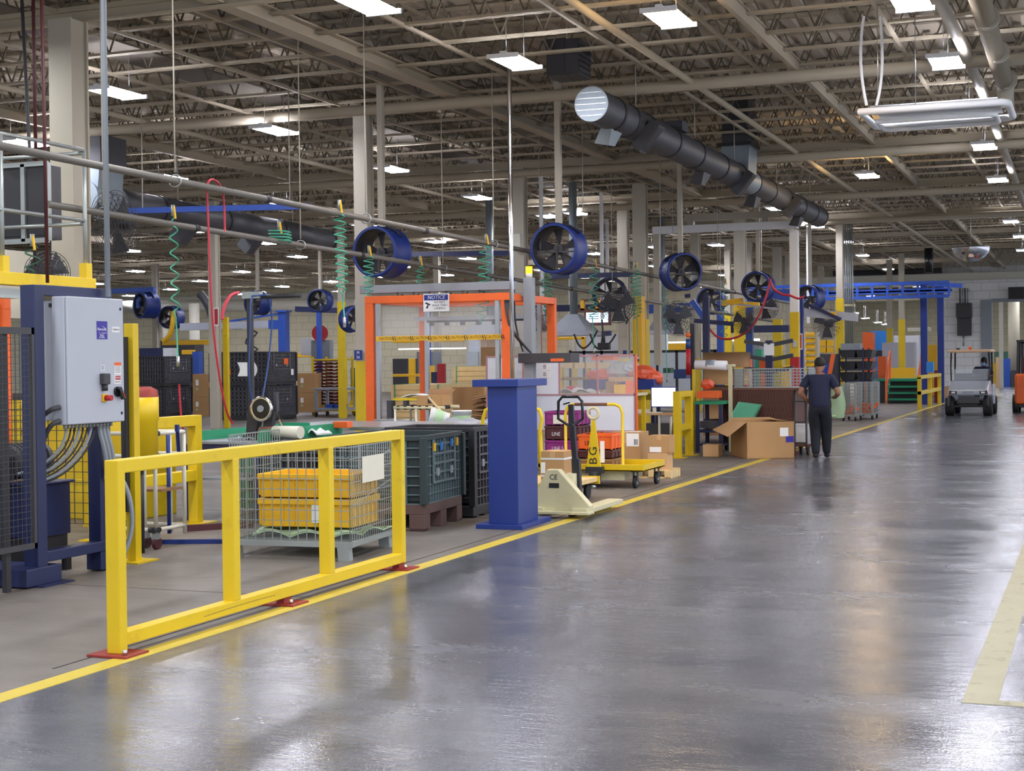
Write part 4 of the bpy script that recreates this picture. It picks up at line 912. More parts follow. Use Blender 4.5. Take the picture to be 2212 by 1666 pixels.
solo('green_mesh_sheet',MB().sheet(lambda u,v:(-6.05+u*.42+v*.12,26.0+v*.3,.55+v*.32-u*.05),8,8,.01),'greenlight','small green perforated sheet leaning on the brown mesh container','sheet')
t=thing('wire_basket','galvanised wire basket stacked on top of the brown mesh container','wire basket',(0,26.45,0))
x0b,x1b,z0,z1=B(1585,797,1745,838,26.45); z0=1.115
for a,b in (((x0b,0),(x1b,0)),((x1b,0),(x1b,.8)),((x1b,.8),(x0b,.8)),((x0b,.8),(x0b,0))): obj('mesh_side',wire_panel(MB(),a,b,z1-z0,z0,20,6,.004),'galv',t)
obj('corner_post',MB().beam((x0b+.3,0,z0),(x0b+.3,0,z1),.03).beam((x1b-.3,0,z0),(x1b-.3,0,z1),.03),'galv',t); obj('floor',MB().box(x0b,x1b,0,.8,z0-.01,z0),'galv',t)
# hand cart
t=thing('hand_cart','tall black hand cart with grey wheels just left of the walking person','cart',(-4.70,25.35,0))
for x in (-.06,.14): obj('upright',MB().tube([(x,0,.1),(x,0,1.0),(x+.02,-.05,1.1)],.018,8),'black',t)
for z in (.2,.55,.9): obj('cross_bar',MB().beam((-.06,0,z),(.14,0,z),.025),'black',t)
obj('deck',MB().box(-.2,.3,.0,.8,.14,.18),'rust',t)
for x,y in ((-.08,.02),(.16,.02),(-.08,.7),(.2,.7)): c=obj('caster',MB().box(x-.03,x+.03,y-.03,y+.03,.08,.14),'charcoal',t); obj('wheel',MB().cyl((x-.02,y,.07),(x+.02,y,.07),.07,14),'rubber',c)
obj('load',MB().box(-.15,.25,.1,.7,.18,.5),'bagwhite',t)
mat('pipegrey','#6c6862',.5,metal=.2)
# ================= overhead air pipes, hoses
def vx(px,py,X): return Vector(onx(px,py,X))
def vy(px,py,Y): return Vector(ony(px,py,Y))
for nm,X_,(ya,za),(yb,zb_),hy,lb in (('air_pipe',-8.36,(8.9,3.44),(48,3.22),(12.5,16.6,20.8,25,30,35,40,45),'long grey air pipe overhead, upper one of the pair crossing the picture'),('air_pipe',-9.72,(12.3,3.24),(48,2.83),(13.2,17.4,22,26.5,31,36,41),'long grey air pipe overhead, lower one of the pair crossing the picture')):
    t=thing(nm,lb,'pipe',(X_,0,0)); obj('pipe',MB().cyl((0,ya,za),(0,yb,zb_),.036,12),'pipegrey',t)
    for y in hy:
        z=za+(zb_-za)*(y-ya)/(yb-ya); h=obj('hanger_rod',MB().cyl((0,y,z+.08),(0,y,5.95),.008,5),'column',t); obj('hanger_ring',MB().tube([(.07*math.cos(a),y,z+.0+.06*math.sin(a)) for a in [2*PI*i/12 for i in range(12)]],.008,5,True),'galv',h)
    for y in hy: obj('coupling',MB().cyl((0,y+1.7,za+(zb_-za)*(y+1.7-ya)/(yb-ya)),(0,y+1.78,za+(zb_-za)*(y+1.78-ya)/(yb-ya)),.045,10),'black',t)
def coil(lb,p,q,turns,r,lead=.5,m='teal',w=.009,tail=0):
    p=Vector(p);q=Vector(q); N=turns*10; pts=[p+Vector((0,0,.02)),p]
    for i in range(N+1):
        u=i/N; k=min(1,u*8,(1-u)*8); c=p.lerp(q,u); pts.append(c+Vector((math.cos(u*turns*2*PI)*r*k,math.sin(u*turns*2*PI)*r*k,0)))
    if tail: pts.append(q+Vector((.02,0,-tail)))
    t=thing('coil_hose',lb,'hose',(0,0,0)); obj('hose',MB().tube(pts,w,5),m,t); 
    v=obj('valve',MB().cyl(p+Vector((0,0,-.02)),p+Vector((-.0,0,.10)),.022,8),'galv',t); obj('valve_handle',MB().beam(p+Vector((.03,-.03,.08)),p+Vector((.05,-.03,-.06)),.018),'tote',v)
    if tail: obj('coupler',MB().cyl(q+Vector((.02,0,-tail-.12)),q+Vector((.02,0,-tail)),.02,8),'steel',t)
    return t
coil('green coil hose hanging in front of the dark left duct, right of the first column',vx(374,462,-9.72),vx(380,690,-9.72),7,.045,tail=.42)
coil('green coil hose in a tight tangle just under the long blue strut',vx(603,495,-9.72),vx(608,528,-9.72),5,.14)
coil('long green coil hose hanging left of the bay-sign column',vx(733,450,-8.36),vx(740,640,-8.36),12,.07,tail=.25)
coil('green coil hose hanging over the left post of the orange portal',vx(797,545,-9.72),vx(795,640,-9.72),8,.07)
coil('short green coil hose above the middle of the orange portal',vx(907,566,-9.72),vx(908,615,-9.72),4,.06)
coil('green coil hose hanging through the orange portal beside the notice sign',vx(1050,520,-8.36),vx(1040,700,-8.36),11,.09)
coil('green coil hose hanging under the second large blue fan',vx(1180,585,-8.36),vx(1183,690,-8.36),8,.08,tail=.3)
coil('green coil hose hanging in front of the small screen',vx(1284,570,-8.36),vx(1280,690,-8.36),7,.08,tail=.5)
coil('green coil hose bunched beside the orange-brown post',vx(1373,575,-8.36),vx(1376,690,-8.36),14,.10,tail=.7)
coil('green coil hose hanging below the third large fan',vx(1437,615,-8.36),vx(1438,720,-8.36),6,.06,tail=.9)
coil('thin green coil hose farthest right, left of the brown carton stack',vx(1566,610,-8.36),vx(1564,740,-8.36),8,.08)
coil('dark green coil hose under the dark air handler at the left edge',vx(70,528,-9.6),vx(72,590,-9.6),2,.07,m='darkgreen')
def hose(lb,pts,m,w=.012):
    P=[Vector(p) for p in pts]; out=[]
    for i in range(len(P)-1):
        a=P[max(i-1,0)];b=P[i];c=P[i+1];d=P[min(i+2,len(P)-1)]
        for k in range(6):
            u=k/6; out.append(.5*((2*b)+(c-a)*u+(2*a-5*b+4*c-d)*u*u+(3*b-a-3*c+d)*u**3))
    out.append(P[-1]); return solo('hose',MB().tube(out,w,6),m,lb,'hose')
hose('red air hose looping from the overhead pipe and hanging left of the white post',[vx(*p,-8.4) for p in ((486,500),(482,420),(465,390),(448,400),(450,480),(455,620),(462,720),(475,820),(490,890),(503,915))],'hosered')
hose('red hose with its lower end beside the green coil hose, above the guard rail',[vx(*p,-8.9) for p in ((387,830),(389,870),(392,905),(398,940))],'hosered')
hose('dark red hose curving from the white post to the black hose stand',[vx(*p,-8.5) for p in ((480,690),(484,665),(497,640),(515,632))],'hosered',.02)
hose('long red hose sagging between the far blue post and the fans',[vy(*p,34) for p in ((1665,600),(1655,640),(1640,680),(1615,715),(1580,732),(1550,728),(1528,705),(1520,695))],'hosered',.025)
hose('pink-red hose curling beside the fourth large fan',[vy(*p,33) for p in ((1662,605),(1672,625),(1690,636),(1705,638),(1725,645),(1738,640))],'hosered',.025)
# black hose stand
t=thing('hose_stand','black square post carrying blue hoses and a side arm, behind the green workbench','stand',(-9.32,15.45,0))
obj('post',MB().box(-.03,.03,-.03,.03,0,2.46),'black',t,.004); obj('arm',MB().cyl((0,0,2.42),(.69,0,2.42),.028,10),'black',t); obj('fitting',MB().box(-.08,.16,-.05,.03,2.40,2.48),'galv',t); obj('base_plate',MB().box(-.12,.12,-.12,.12,0,.01),'black',t)
hose('blue hose hanging right from the black hose stand arm',[vx(*p,-9.1) for p in ((545,640),(575,640),(585,670),(587,705),(580,780),(567,860),(556,905))],'hoseblue')
hose('blue hose hanging left beside the black hose stand post',[vx(*p,-9.1) for p in ((545,642),(541,660),(540,720),(538,800),(543,860),(556,905))],'hoseblue')
o=solo('plastic_sheet',MB().sheet(lambda u,v:tuple(vy(512+38*u+ (6*math.sin(v*3)),783+30*v,15.75)),4,6),'bagwhite','pale plastic bag hanging behind the black hose stand post','bag')
# ================= large round duct
t=thing('round_duct','big dark spiral air duct with silver end cap under the roof','duct',(-6.55,20,5.2))
RD=.243
sg=[0,.9,1.6,2.5,4.0,5.6,7.4,8.9,10.3,11.9,13.6,15.4,17,18.3]
for a,b in zip(sg,sg[1:]):
    obj('segment',MB().cyl((0,a+.01,0),(0,b-.01,0),RD,32,cap=False),'ductsilver' if a==8.9 else 'duct',t); obj('collar',MB().cyl((0,b-.05,0),(0,b+.05,0),RD+.012,32),'black',t)
obj('end_cap',MB().cyl((0,-.005,0),(0,.02,0),RD+.002,36),'ductsilver',t); ec=MB()
for k in range(5): w_=math.sqrt(max(.01,.22**2-(-.16+.08*k)**2)); ec.box(-w_,w_,-.012,-.005,-.166+.08*k,-.154+.08*k)
obj('cap_rib',ec,'galv',t); obj('end_cap',MB().cyl((0,18.3,0),(0,18.32,0),RD,24),'duct',t)
for y in (1.6,8.2,13.2):
    c=Vector((.17,y+.45,-.14)); n=Vector((.75,0,-.62)).normalized(); ob=obj('outlet',MB().beam(c,c+n*.16,.5,.34,up=(0,1,0)),'duct',t); obj('outlet_mouth',MB().beam(c+n*.155,c+n*.165,.42,.27,up=(0,1,0)),'blackgloss',ob)
for y in (.75,6.2,10.6,15.5):
    ob=obj('scoop',MB()._add([(-.1,y,-.21),(.06,y,-.24),(.06,y+.5,-.24),(-.1,y+.5,-.21),(-.24,y+.1,-.42),(-.02,y+.1,-.46),(-.02,y+.4,-.44),(-.24,y+.4,-.40)],[(0,1,5,4),(1,2,6,5),(2,3,7,6),(3,0,4,7),(4,5,6,7)]),'duct' if y>1 else 'ductsilver',t)
obj('drop',MB().box(-.26,.26,8.95,9.65,.62,1.6),'duct',t); obj('saddle',MB().prism([(-.28,.62),(.28,.62),(.25,.0),(-.25,.0)],'y',8.95,9.7),'ductsilver',t); obj('flange',MB().box(-.33,.33,8.88,9.72,.58,.64).box(-.33,.33,8.9,9.7,.86,.90),'black',t)
obj('hanger',MB().cyl((.2,18,.18),(.2,18,.9),.01,5),'column',t); obj('damper',MB().box(-.22,.22,4.1,4.5,.20,.36),'duct',t)
for y in (1.5,5,8,12,16): obj('hanger',MB().cyl((.2,y,.18),(.2,y,.9),.01,5),'column',t)
t=thing('round_duct','dark round air duct behind the first column at upper left, under the blue strut','duct',(-16.7,22.2,4.62)); t.rotation_euler=(0,0,math.radians(4))
for a,b in ((0,2.4),(2.4,5),(5,7.6),(7.6,10.3)): obj('segment',MB().cyl((0,a,0),(0,b-.01,0),.27,24),'duct',t); obj('collar',MB().cyl((0,b-.06,0),(0,b+.02,0),.285,24),'black',t)
obj('silver_elbow',MB().cyl((0,-.1,0),(0,.9,-.02),.30,24).prism([(-.3,.9),(.34,.9),(.26,.1),(-.26,.1)],'y',-.05,.75),'ductsilver',t); obj('drop',MB().box(-.32,.36,-.1,.75,.55,1.1),'duct',t)
for y in (3.2,8.4): obj('hanger',MB().cyl((0,y,.25),(0,y,1.3),.012,5),'column',t)
for y in (3.6,6.5): obj('scoop',MB().beam((0,y,-.2),(-.25,y,-.48),.35,.3),'duct',t)
# ceiling heater and right-hand pipes
t=thing('ceiling_heater','square black heater box hung among the trusses left of the big duct','heater',(-6.97,20.1,5.66))
obj('casing',MB().box(-.28,.0,0,.55,.0,.52).box(0,.20,0,.55,0,.50),'black',t,.006); lv=MB()
for k in range(6): lv.box(.2,.215,.02,.53,.05+k*.075,.10+k*.075)
obj('louvre',lv,'duct',t); obj('hanger',MB().cyl((0,.1,.5),(0,.1,1.1),.012,6),'joist',t)
solo('heating_pipe',MB().tube([(-1.72,14,5.77),(-1.66,21.2,5.77),(-1.66,25.5,5.77),(-1.81,40.4,5.77),(-2.0,64,5.77)],.075,12),'column','fat beige pipe running away under the roof at the right edge','pipe')
mat('flue','#8c8069',.7); t=thing('tan_duct','tan jointed flue pipe with pale collars beside the beige pipe at the right edge','pipe',(-1.16,14,5.55))
obj('flue',MB().cyl((0,0,0),(-.06,8.6,0),.12,16),'flue',t)
for y in (2,4.3,6.4,8.5): obj('collar',MB().cyl((0,y,0),(-.01,y+.12,0),.135,16),'column',t)
obj('elbow',MB().tube([(-.06,8.6,0),(-.06,8.9,-.05),(-.06,9.0,-.3)],.12,12),'column',t)
lp_=[(-2.72,18.94),(-1.05,18.94),(-.98,19.05),(-.98,20.1),(-1.05,20.22),(-2.60,20.3),(-2.70,20.2)]
t=thing('pipe_loop','white infrared heater tube bent in a flat rectangular loop, hanging at the upper right','heater',(0,0,4.66))
obj('tube',MB().tube([(x,y,0) for x,y in lp_],.045,10,True),'white',t); obj('tube',MB().tube([(-1.85+(x+1.85)*.82,19.6+(y-19.6)*.55,-.09) for x,y in lp_],.03,8,True),'white',t); obj('reflector',MB().box(-2.6,-1.1,19.0,20.2,.06,.075),'steel',t)
for a,b in ((1866,1872),(1902,1893)):
    P=[ony(a,35,18.95),ony(a+(-8 if a<1880 else 8),140,18.95),ony(b,228,18.95)]; obj('cable',MB().tube(bez((P[0][0],P[0][1],P[0][2]-4.66),(P[1][0]-.02,P[1][1],P[1][2]-4.5),(P[1][0],P[1][1],P[1][2]-4.8),(P[2][0],P[2][1],P[2][2]-4.66)),.018,6),'white',t)
for x,y in ((-2.5,18.95),(-2.05,18.95)): obj('hanger',MB().cyl((x,y,0),(x,y,1.3),.006,5),'steel',t)
# ================= drum fans
def fan(lb,p,r,yaw,pole=True,gp='blue drum fans',blue='blue',tilt=0,top=5.95):
    t=thing('drum_fan',lb,'fan',p,0,gp); M=Matrix.Rotation(yaw,3,'Z')@Matrix.Rotation(tilt,3,'X')
    def rot(m): m.v=[tuple(M@Vector(v)) for v in m.v]; return m
    L=r*.62
    obj('drum',rot(MB().lathe([(r*.90,-L),(r*1.0,-L-.01),(r*1.03,-L+.02),(r*.98,-L+.06),(r*.98,L-.06),(r*1.03,L-.02),(r*1.0,L+.01),(r*.9,L)],ax='y',n=32)),blue,t)
    obj('liner',rot(MB().lathe([(r*.90,-L),(r*.86,-L+.05),(r*.86,L-.05),(r*.9,L)],ax='y',n=32)),'black',t)
    bl=MB()
    for k in range(5):
        a=2*PI*k/5+.3; c,s_=math.cos(a),math.sin(a); e=Vector((c,0,s_)); f=Vector((-s_,0,c))
        q=[e*r*.16+f*.05*r+Vector((0,.06*r,0)),e*r*.8+f*.30*r+Vector((0,.14*r,0)),e*r*.82-f*.22*r-Vector((0,.14*r,0)),e*r*.16-f*.06*r-Vector((0,.06*r,0))]
        bl._add(q+[v+Vector((0,.012,0)) for v in q],[(0,1,2,3),(7,6,5,4),(0,4,5,1),(1,5,6,2),(2,6,7,3),(3,7,4,0)])
    obj('blades',rot(bl),'charcoal',t); obj('motor',rot(MB().cyl((0,-.05,0),(0,L*.8,0),r*.2,14)),'charcoal',t)
    obj('strut',rot(MB().beam((-r*.86,-L*.4,-.05),(r*.86,-L*.4,-.05),.022)),'charcoal',t); obj('strut',rot(MB().beam((0,-L*.4,-r*.86),(0,-L*.4,r*.1),.022)),'charcoal',t)
    obj('yoke',rot(MB().tube([(r*1.03*math.cos(a),.05,r*1.03*math.sin(a)) for a in [PI*.2+PI*.6*i/8 for i in range(9)]],.02,6)),'black',t)
    if pole: obj('pole',MB().box(-.045,.045,-.045,.045,r*1.02,top-p[2]),'column',t)
    return t
fan('leftmost large blue drum fan on a ceiling pole, beside the bay-sign column',(-10.40,21.2,3.35),.39,math.radians(-5))
fan('second large blue drum fan from the left, right of the steel pole',(-7.77,22.05,3.36),.385,math.radians(-2))
fan('third large blue drum fan from the left, facing right',tuple(vy(1470,588,29.4)),.37,math.radians(38))
fan('fourth large blue drum fan from the left, crossed by a red hose',tuple(vy(1638,620,36.97)),.37,math.radians(-6))
fan('fifth large blue drum fan from the left, behind the white-and-yellow post',tuple(vy(1750,645,43)),.37,math.radians(-20))
fan('blue drum fan half hidden behind the small yellow arm',tuple(vy(1537,650,42)),.38,math.radians(0),False)
fan('dark drum fan with green hose tangle above the small screen',tuple(vy(1318,637,34)),.39,math.radians(10),False,blue='navy')
fan('drum fan on a blue arm at the left, above the black crate stacks',tuple(vy(317,660,36)),.37,math.radians(-25),False)
fan('drum fan behind the black hose stand',tuple(vy(557,655,40.5)),.37,math.radians(-15),True)
fan('drum fan on a thin pole left of the bay-sign column',tuple(vy(692,650,44)),.37,math.radians(5),True)
fan('far blue drum fan above the yellow hose, left of the white post',tuple(vy(371,686,52)),.45,0,False)
fan('blue drum fan edge-on left of the bay-sign column',tuple(vy(764,690,34)),.33,math.radians(60),False)
t=thing('fan_arm','blue bracket arm holding the left drum fan','bracket',tuple(vy(270,629,36))); obj('arm',MB().beam((-1.0,0,0),(1.0,0,.02),.14),'royal',t); obj('drop_arm',MB().beam((.45,0,0),(.45,0,-.5),.1),'royal',t)
# cage fans
def cage(lb,p,r,yaw,pole=None,tilt=0,m='charcoal'):
    t=thing('cage_fan',lb,'fan',p,0,'wire cage fans'); M=Matrix.Rotation(yaw,3,'Z')@Matrix.Rotation(tilt,3,'X')
    def rot(q): q.v=[tuple(M@Vector(v)) for v in q.v]; return q
    g=MB()
    for k in range(7):
        rr=r*(k+1)/7; yy=-.10*math.sqrt(max(0,1-(k/7)**2))-.02
        for s in (-1,1): g.tube([(rr*math.cos(a),yy*s,rr*math.sin(a)) for a in [2*PI*i/24 for i in range(24)]],.004,4,True)
    for k in range(20):
        a=2*PI*k/20
        for s in (-1,1): g.beam((.05*math.cos(a),-.12*s,.05*math.sin(a)),(r*math.cos(a),-.02*s,r*math.sin(a)),.006)
    obj('guard',rot(g),m,t); b=MB()
    for k in range(3):
        a=2*PI*k/3+.5; e=Vector((math.cos(a),0,math.sin(a))); f=Vector((-math.sin(a),0,math.cos(a)))
        q=[e*.06+f*.05,e*r*.9+f*.16+Vector((0,.03,0)),e*r*.9-f*.12-Vector((0,.03,0)),e*.06-f*.05]; b._add(q+[v+Vector((0,.008,0)) for v in q],[(0,1,2,3),(7,6,5,4),(0,4,5,1),(2,6,7,3),(1,5,6,2)])
    obj('blades',rot(b),'charcoal',t); obj('motor',rot(MB().cyl((0,0,0),(0,.25,0),.09,12)),'black',t)
    if pole: obj('pole',MB().cyl((.0,.28,0),(0,.28,pole-p[2]),.035,8),'charcoal',t)
    return t
cage('large dusty cage fan fixed to the first column at upper left',(-11.28,15.55,3.38),.40,math.radians(-20),tilt=.2)
cage('cage fan with dark paddle blades in front of the small screen',tuple(vy(1335,660,28)),.34,math.radians(15),0)
cage('cage fan wrapped in plastic on a black stand, right of the orange-brown post',tuple(vy(1465,688,28)),.34,math.radians(50),0)
cage('cage fan at the end of a blue arm left of the far blue post',tuple(vy(1607,695,34)),.30,math.radians(-20),0)
cage('far round cage fan above the paper on the clipboard stand',tuple(vy(1652,665,40)),.36,0,None,.5)
cage('dusty cage fan beside the yellow bin rack, above the walking person',tuple(vy(1786,700,40)),.40,math.radians(-15),0)
cage('small bright cage fan left of the grey extraction hood',tuple(vy(1171,690,27)),.24,math.radians(10),0,m='steel')
cage('cage fan behind the yellow beam at the left edge',(-11.0,13.9,2.68),.24,math.radians(60),0)
# ================= left edge overhead machine
t=thing('pipe_railing','rusty pipe railing standing in yellow sockets on the yellow beam','railing',(0,0,0))
X_=-9.5
for y in (11.36,12.6): obj('upright',MB().cyl((X_,y,2.45),(X_,y,3.80),.022,8),'galv',t); obj('socket',MB().box(X_-.045,X_+.045,y-.045,y+.045,2.45,2.66),'yellow',t)
for z in (3.80,3.09): obj('rail',MB().cyl((X_,9.9,z),(X_,12.6,z),.020,8),'galv',t); obj('rail',MB().cyl((X_-1.2,12.58,z-.03),(X_,12.6,z-.03),.02,8),'galv',t)
solo('yellow_beam',MB().box(-9.56,-9.44,8.5,12.69,2.39,2.51),'yellow','yellow steel beam crossing the left edge above the navy frame','beam',bev=.006)
solo('grey_track',MB().box(-9.6,-9.5,8.5,11.6,2.27,2.36),'galv','grey steel track just below the yellow beam','track')
for y in (8.6,12.62): solo('beam_post',MB().box(-9.56,-9.46,y-.05,y+.05,0,2.39),'yellow','yellow post carrying the %s end of the yellow beam'%('near' if y<9 else 'far'),'post')
t=thing('air_handler','dark grey twin-door air unit with pale frame hung at the left edge','air unit',(-10.05,12.72,2.92))
obj('casing',MB().box(-1.2,0,0.02,.22,0.02,.78),'charcoal',t); f=MB()
for x in (-1.2,-.62,-.30,0): f.box(x-.025,x+.025,-.02,.03,0,.80)
obj('frame',f.box(-1.2,0,-.02,.03,-.02,.03).box(-1.2,0,-.02,.03,.77,.82),'galv',t)
obj('door',MB().box(-.26,-.04,-.0,.02,.06,.74),'black',t); obj('door',MB().box(-.58,-.34,0,.02,.06,.74),'black',t); obj('hanger',MB().cyl((-.3,.2,.8),(-.3,.2,3.0),.02,6),'maroon',t)
solo('drain_rod',MB().cyl((-9.3,11.75,2.42),(-9.32,11.75,5.95),.018,6),'maroon','thin rusty rod hanging in front of the dark air unit','rod')
solo('white_duct',MB().box(-12.6,-11.9,14.2,14.8,2.2,3.0),'offwhite','cream box section behind the yellow beam at the left edge','duct')
t=thing('blue_strut','long blue steel strut hanging across the upper left','strut'); a,b=vy(270,456,21),vy(668,446,21); obj('strut',MB().beam(a,b,.09),'royal',t)
for u in (.1,.9): c=a.lerp(b,u); obj('hanger',MB().cyl(c,(c.x,c.y,5.95),.01,5),'column',t)
solo('ceiling_cable',MB().cyl((-10.6,13.2,2.7),(-10.9,13.4,5.95),.02,6),'charcoal','dark cable hanging at the top left corner','cable')
# steel pole
t=thing('steel_pole','shiny thin steel pole standing from floor to roof in front of the orange portal','pole',(0,0,0))
p=ony(1107,800,19.0); obj('pole',MB().cyl((p[0],19,0),(p[0],19,5.95),.03,12),'chrome',t); obj('base',MB().box(p[0]-.09,p[0]+.09,18.91,19.09,0,.012),'greysteel',t)
# ================= black bulk container stacks
x1=ony(355,850,40)[0]; x0=ony(295,850,40)[0]; D_=onx(415,840,x1)[1]-40
for i in range(2): bulk('bulk_container',['lower','upper'][i]+' black bulk container of the narrow left stack, behind the second yellow rail',(x1,40,.96*i),x1-x0,D_,.955,'black',0,None,'black bulk containers stacked in pairs',cells=(10,18))
x1m=ony(577,850,38)[0]; x0m=ony(455,850,38)[0]; Dm=onx(640,835,x1m)[1]-38
for i in range(2):
    t=bulk('bulk_container',['lower','upper'][i]+' black bulk container of the wide stack behind the hose stand',(x1m,38,1.0*i),x1m-x0m,Dm,.995,'black',0,None,'black bulk containers stacked in pairs',cells=(14,20))
    if i: obj('orange_card',MB().box(-1.45,-1.2,-.02,-.005,.33,.5),'orange',t); obj('orange_card',MB().box(.015,.03,Dm*.55,Dm*.7,.62,.8),'orange',t); obj('label',MB().box(.015,.03,Dm*.8,Dm*.88,.3,.48),'paper',t)
def bx(nm,cat,px0,py0,px1,py1,Y,dep,m,lb,gp=None,bev=.004,floor=False):
    x0,x1,z0,z1=B(px0,py0,px1,py1,Y)
    if floor: z0=0
    return solo(nm,MB().box(x0,x1,Y,Y+dep,max(0,z0),z1),m,lb,cat,gp,bev=bev)
def stackcarton(px0,px1,pys,Y,lbs,m='card'):
    for (a,b),lb in zip(zip(pys,pys[1:]),lbs): 
        x0,x1,z0,z1=B(px0,a,px1,b,Y); z0=max(0,z0)
        t=thing('cardboard_box',lb,'box',(x0,Y,z0)); obj('body',MB().box(0,x1-x0,0,.45,0,z1-z0-.002),m,t,.01); obj('label',MB().box((x1-x0)*.2,(x1-x0)*.36,-.006,-.002,(z1-z0)*.5,(z1-z0)*.75),'paper',t); obj('sticker',MB().cyl(((x1-x0)*.27,-.006,(z1-z0)*.35),((x1-x0)*.27,-.002,(z1-z0)*.35),.04,10),'mint',t)
stackcarton(416,452,(808,858,902),41,('upper carton wrapped in film, between the two black crate stacks','lower plain carton between the two black crate stacks'))
stackcarton(642,680,(806,849,891),41.5,('upper carton right of the wide black crate stack','lower carton right of the wide black crate stack'))
# coil rack
t=thing('coil_rack','yellow framed rack holding dark red ring stacks right of the wide black stack','rack',(0,42,0))
xa,xb,_,_=B(676,770,748,890,42)
for x in (xa,(xa+xb)/2+.35,xb): obj('upright',MB().beam((x,0,0),(x,0,1.85),.06).beam((x,.9,0),(x,.9,1.85),.06),'yellow',t)
for z in (.3,1.75): obj('rail',MB().beam((xa,0,z),(xb,0,z),.05).beam((xa,.9,z),(xb,.9,z),.05),'yellow',t)
obj('base',MB().box(xa,xb,0,.9,.12,.3),'yellow',t)
rg=None
for k,px in enumerate((690,712,734)):
    for j in range(14):
        p=ony(px,830,42.45); mb_=None
        if rg is None:
            rg=solo('ring_part',MB().tube([(.19*math.cos(a),.3*math.sin(a),0) for a in [2*PI*i/14 for i in range(14)]],.035,6,True).tube([(.1*math.cos(a),.12*math.sin(a),.03) for a in [2*PI*i/10 for i in range(10)]],.025,5,True),'coil','dark red ring part in one of the three tall stacks on the yellow coil rack','part','dark red ring parts on the yellow coil rack'); o=rg
        else: o=rg.copy(); COL.objects.link(o)
        o.location=(p[0],42.45,.36+j*.105)
# grey utility cart
t=thing('utility_cart','grey plastic utility cart with blue bins on its lower shelf','cart',(0,40.5,0))
xa,xb,_,z1=B(679,838,745,893,40.5)
obj('top_tray',MB().box(xa,xb,0,.8,z1-.07,z1),'greysteel',t,.01); obj('bottom_tray',MB().box(xa,xb,0,.8,.2,.28),'greysteel',t,.01)
for x in (xa+.04,xb-.04):
    for y in (.04,.76): obj('leg',MB().box(x-.04,x+.04,y-.04,y+.04,.28,z1-.07),'greysteel',t); obj('caster',MB().cyl((x-.02,y,.08),(x+.02,y,.08),.08,12),'rubber',t)
for k,(a,b) in enumerate(((702,718),(722,738))): bx('parts_bin','bin',a,874,b,883,40.6,.4,'royal',('left','right')[k]+' blue bin on the lower shelf of the grey utility cart')
# columns with yellow guards placed from the photograph
for px,Y,pyg,w,lb in ((464,33,None,.22,'white column left of the black hose stand'),(337,52,None,.22,'beige column far behind the left drum fan'),(738,40,652,.16,'column with tall yellow guard left of the bay-sign column'),(945,52,None,.22,'beige column far behind the orange portal'),(1385,34.5,690,.30,'beige and yellow column right of the small screen'),(1815,46,645,.2,'beige column with tall yellow guard right of the walking person'),(1948,62,690,.22,'far beige and yellow column above the green steps'),(1922,66,710,.22,'far brownish column left of the blue crane posts'),(1573,52,680,.2,'far column with yellow guard left of the brown carton stack'),(1600,42,662,.3,'beige column with yellow guard behind the round cage fan'),(1680,56,690,.3,'far column with yellow base behind the clipboard stand'),(1237,54,None,.22,'far beige column behind the grey hood')):
    p=ony(px,700,Y); column_at(p[0],Y,lb,ony(px,pyg,Y)[2] if pyg else 0,w=w)
bx('yellow_channel','guard',481,685,491,770,33.2,.1,'yellow','yellow channel guard on the right of the white column',floor=True)
s=thing('fire_sign','small red and white vertical sign on the white column','sign',tuple(vy(467,683,32.8))); obj('plate',MB().box(-.07,.07,0,.01,-.25,.22),'white',s); obj('panel',MB().box(-.05,.05,-.004,0,-.21,.18),'red',s)
bx('orange_post','post',1372,640,1386,800,32,.3,'tote','orange-brown steel post left of the yellow column guard',floor=True)
# ================= blue jib crane at the left
t=thing('jib_crane','blue jib crane post with a long pale arm reaching left, behind the hose stand','crane',(0,44,0))
p=ony(613,700,44); q=ony(392,706,44)
obj('mast',MB().box(p[0]-.14,p[0]+.14,-.14,.14,0,3.4),'royal',t,.01); obj('cap',MB().box(p[0]-.2,p[0]+.2,-.2,.2,3.36,3.42),'royal',t); obj('arm',MB().beam((q[0],0,2.94),(p[0]-.1,0,2.97),.2,.24),'palegrey',t); obj('tie_rod',MB().beam((p[0]-.1,0,3.32),(p[0]-3.4,0,2.95),.06),'royal',t); obj('bracket',MB().box(p[0]-.5,p[0],-.15,.15,2.8,3.1),'royal',t)
obj('cable_bundle',MB().tube([(p[0]-1.2+.25*math.sin(i*1.3),-.1,2.8-i*.11) for i in range(12)],.04,5),'charcoal',t)
# far wall furniture
for i,(a,b,c,d,m,nm,lb) in enumerate(((673,735,712,775,'greysteel','electrical_box','large grey electrical box high behind the coil rack'),(500,693,515,712,'greysteel','electrical_box','small grey electrical box left of the blue crane post'),(650,730,672,768,'white','notice_board','white board with dark blue patches left of the large grey electrical box'))): bx(nm,'box' if i<2 else 'board',a,b,c,d,52,.3,m,lb,floor=False)
solo('hose_reel',MB().cyl(vy(691,720,51.8),vy(691,720,52.0),.32,18).cyl(vy(691,720,51.7),vy(691,720,51.8),.12,12),'red','round red hose reel above the large grey electrical box','hose reel')
o=thing('wall_duct','long cream round duct along the far left wall','duct',(0,70,0)); 
p,q=vy(230,663,70),vy(770,658,70); obj('duct',MB().cyl((p.x,0,p.z),(q.x,0,q.z),.32,14),'offwhite',o)
p,q=vy(390,720,60),vy(395,840,60)
for px,w_,lb in ((420,.5,'pale green vertical duct left of the white column'),(358,.35,'pale vertical pipe at far left behind the yellow hose')):
    p=ony(px,700,62); solo('vertical_duct',MB().cyl((p[0],62,0),(p[0],62,4.6),w_/2,12),'offwhite',lb,'duct')
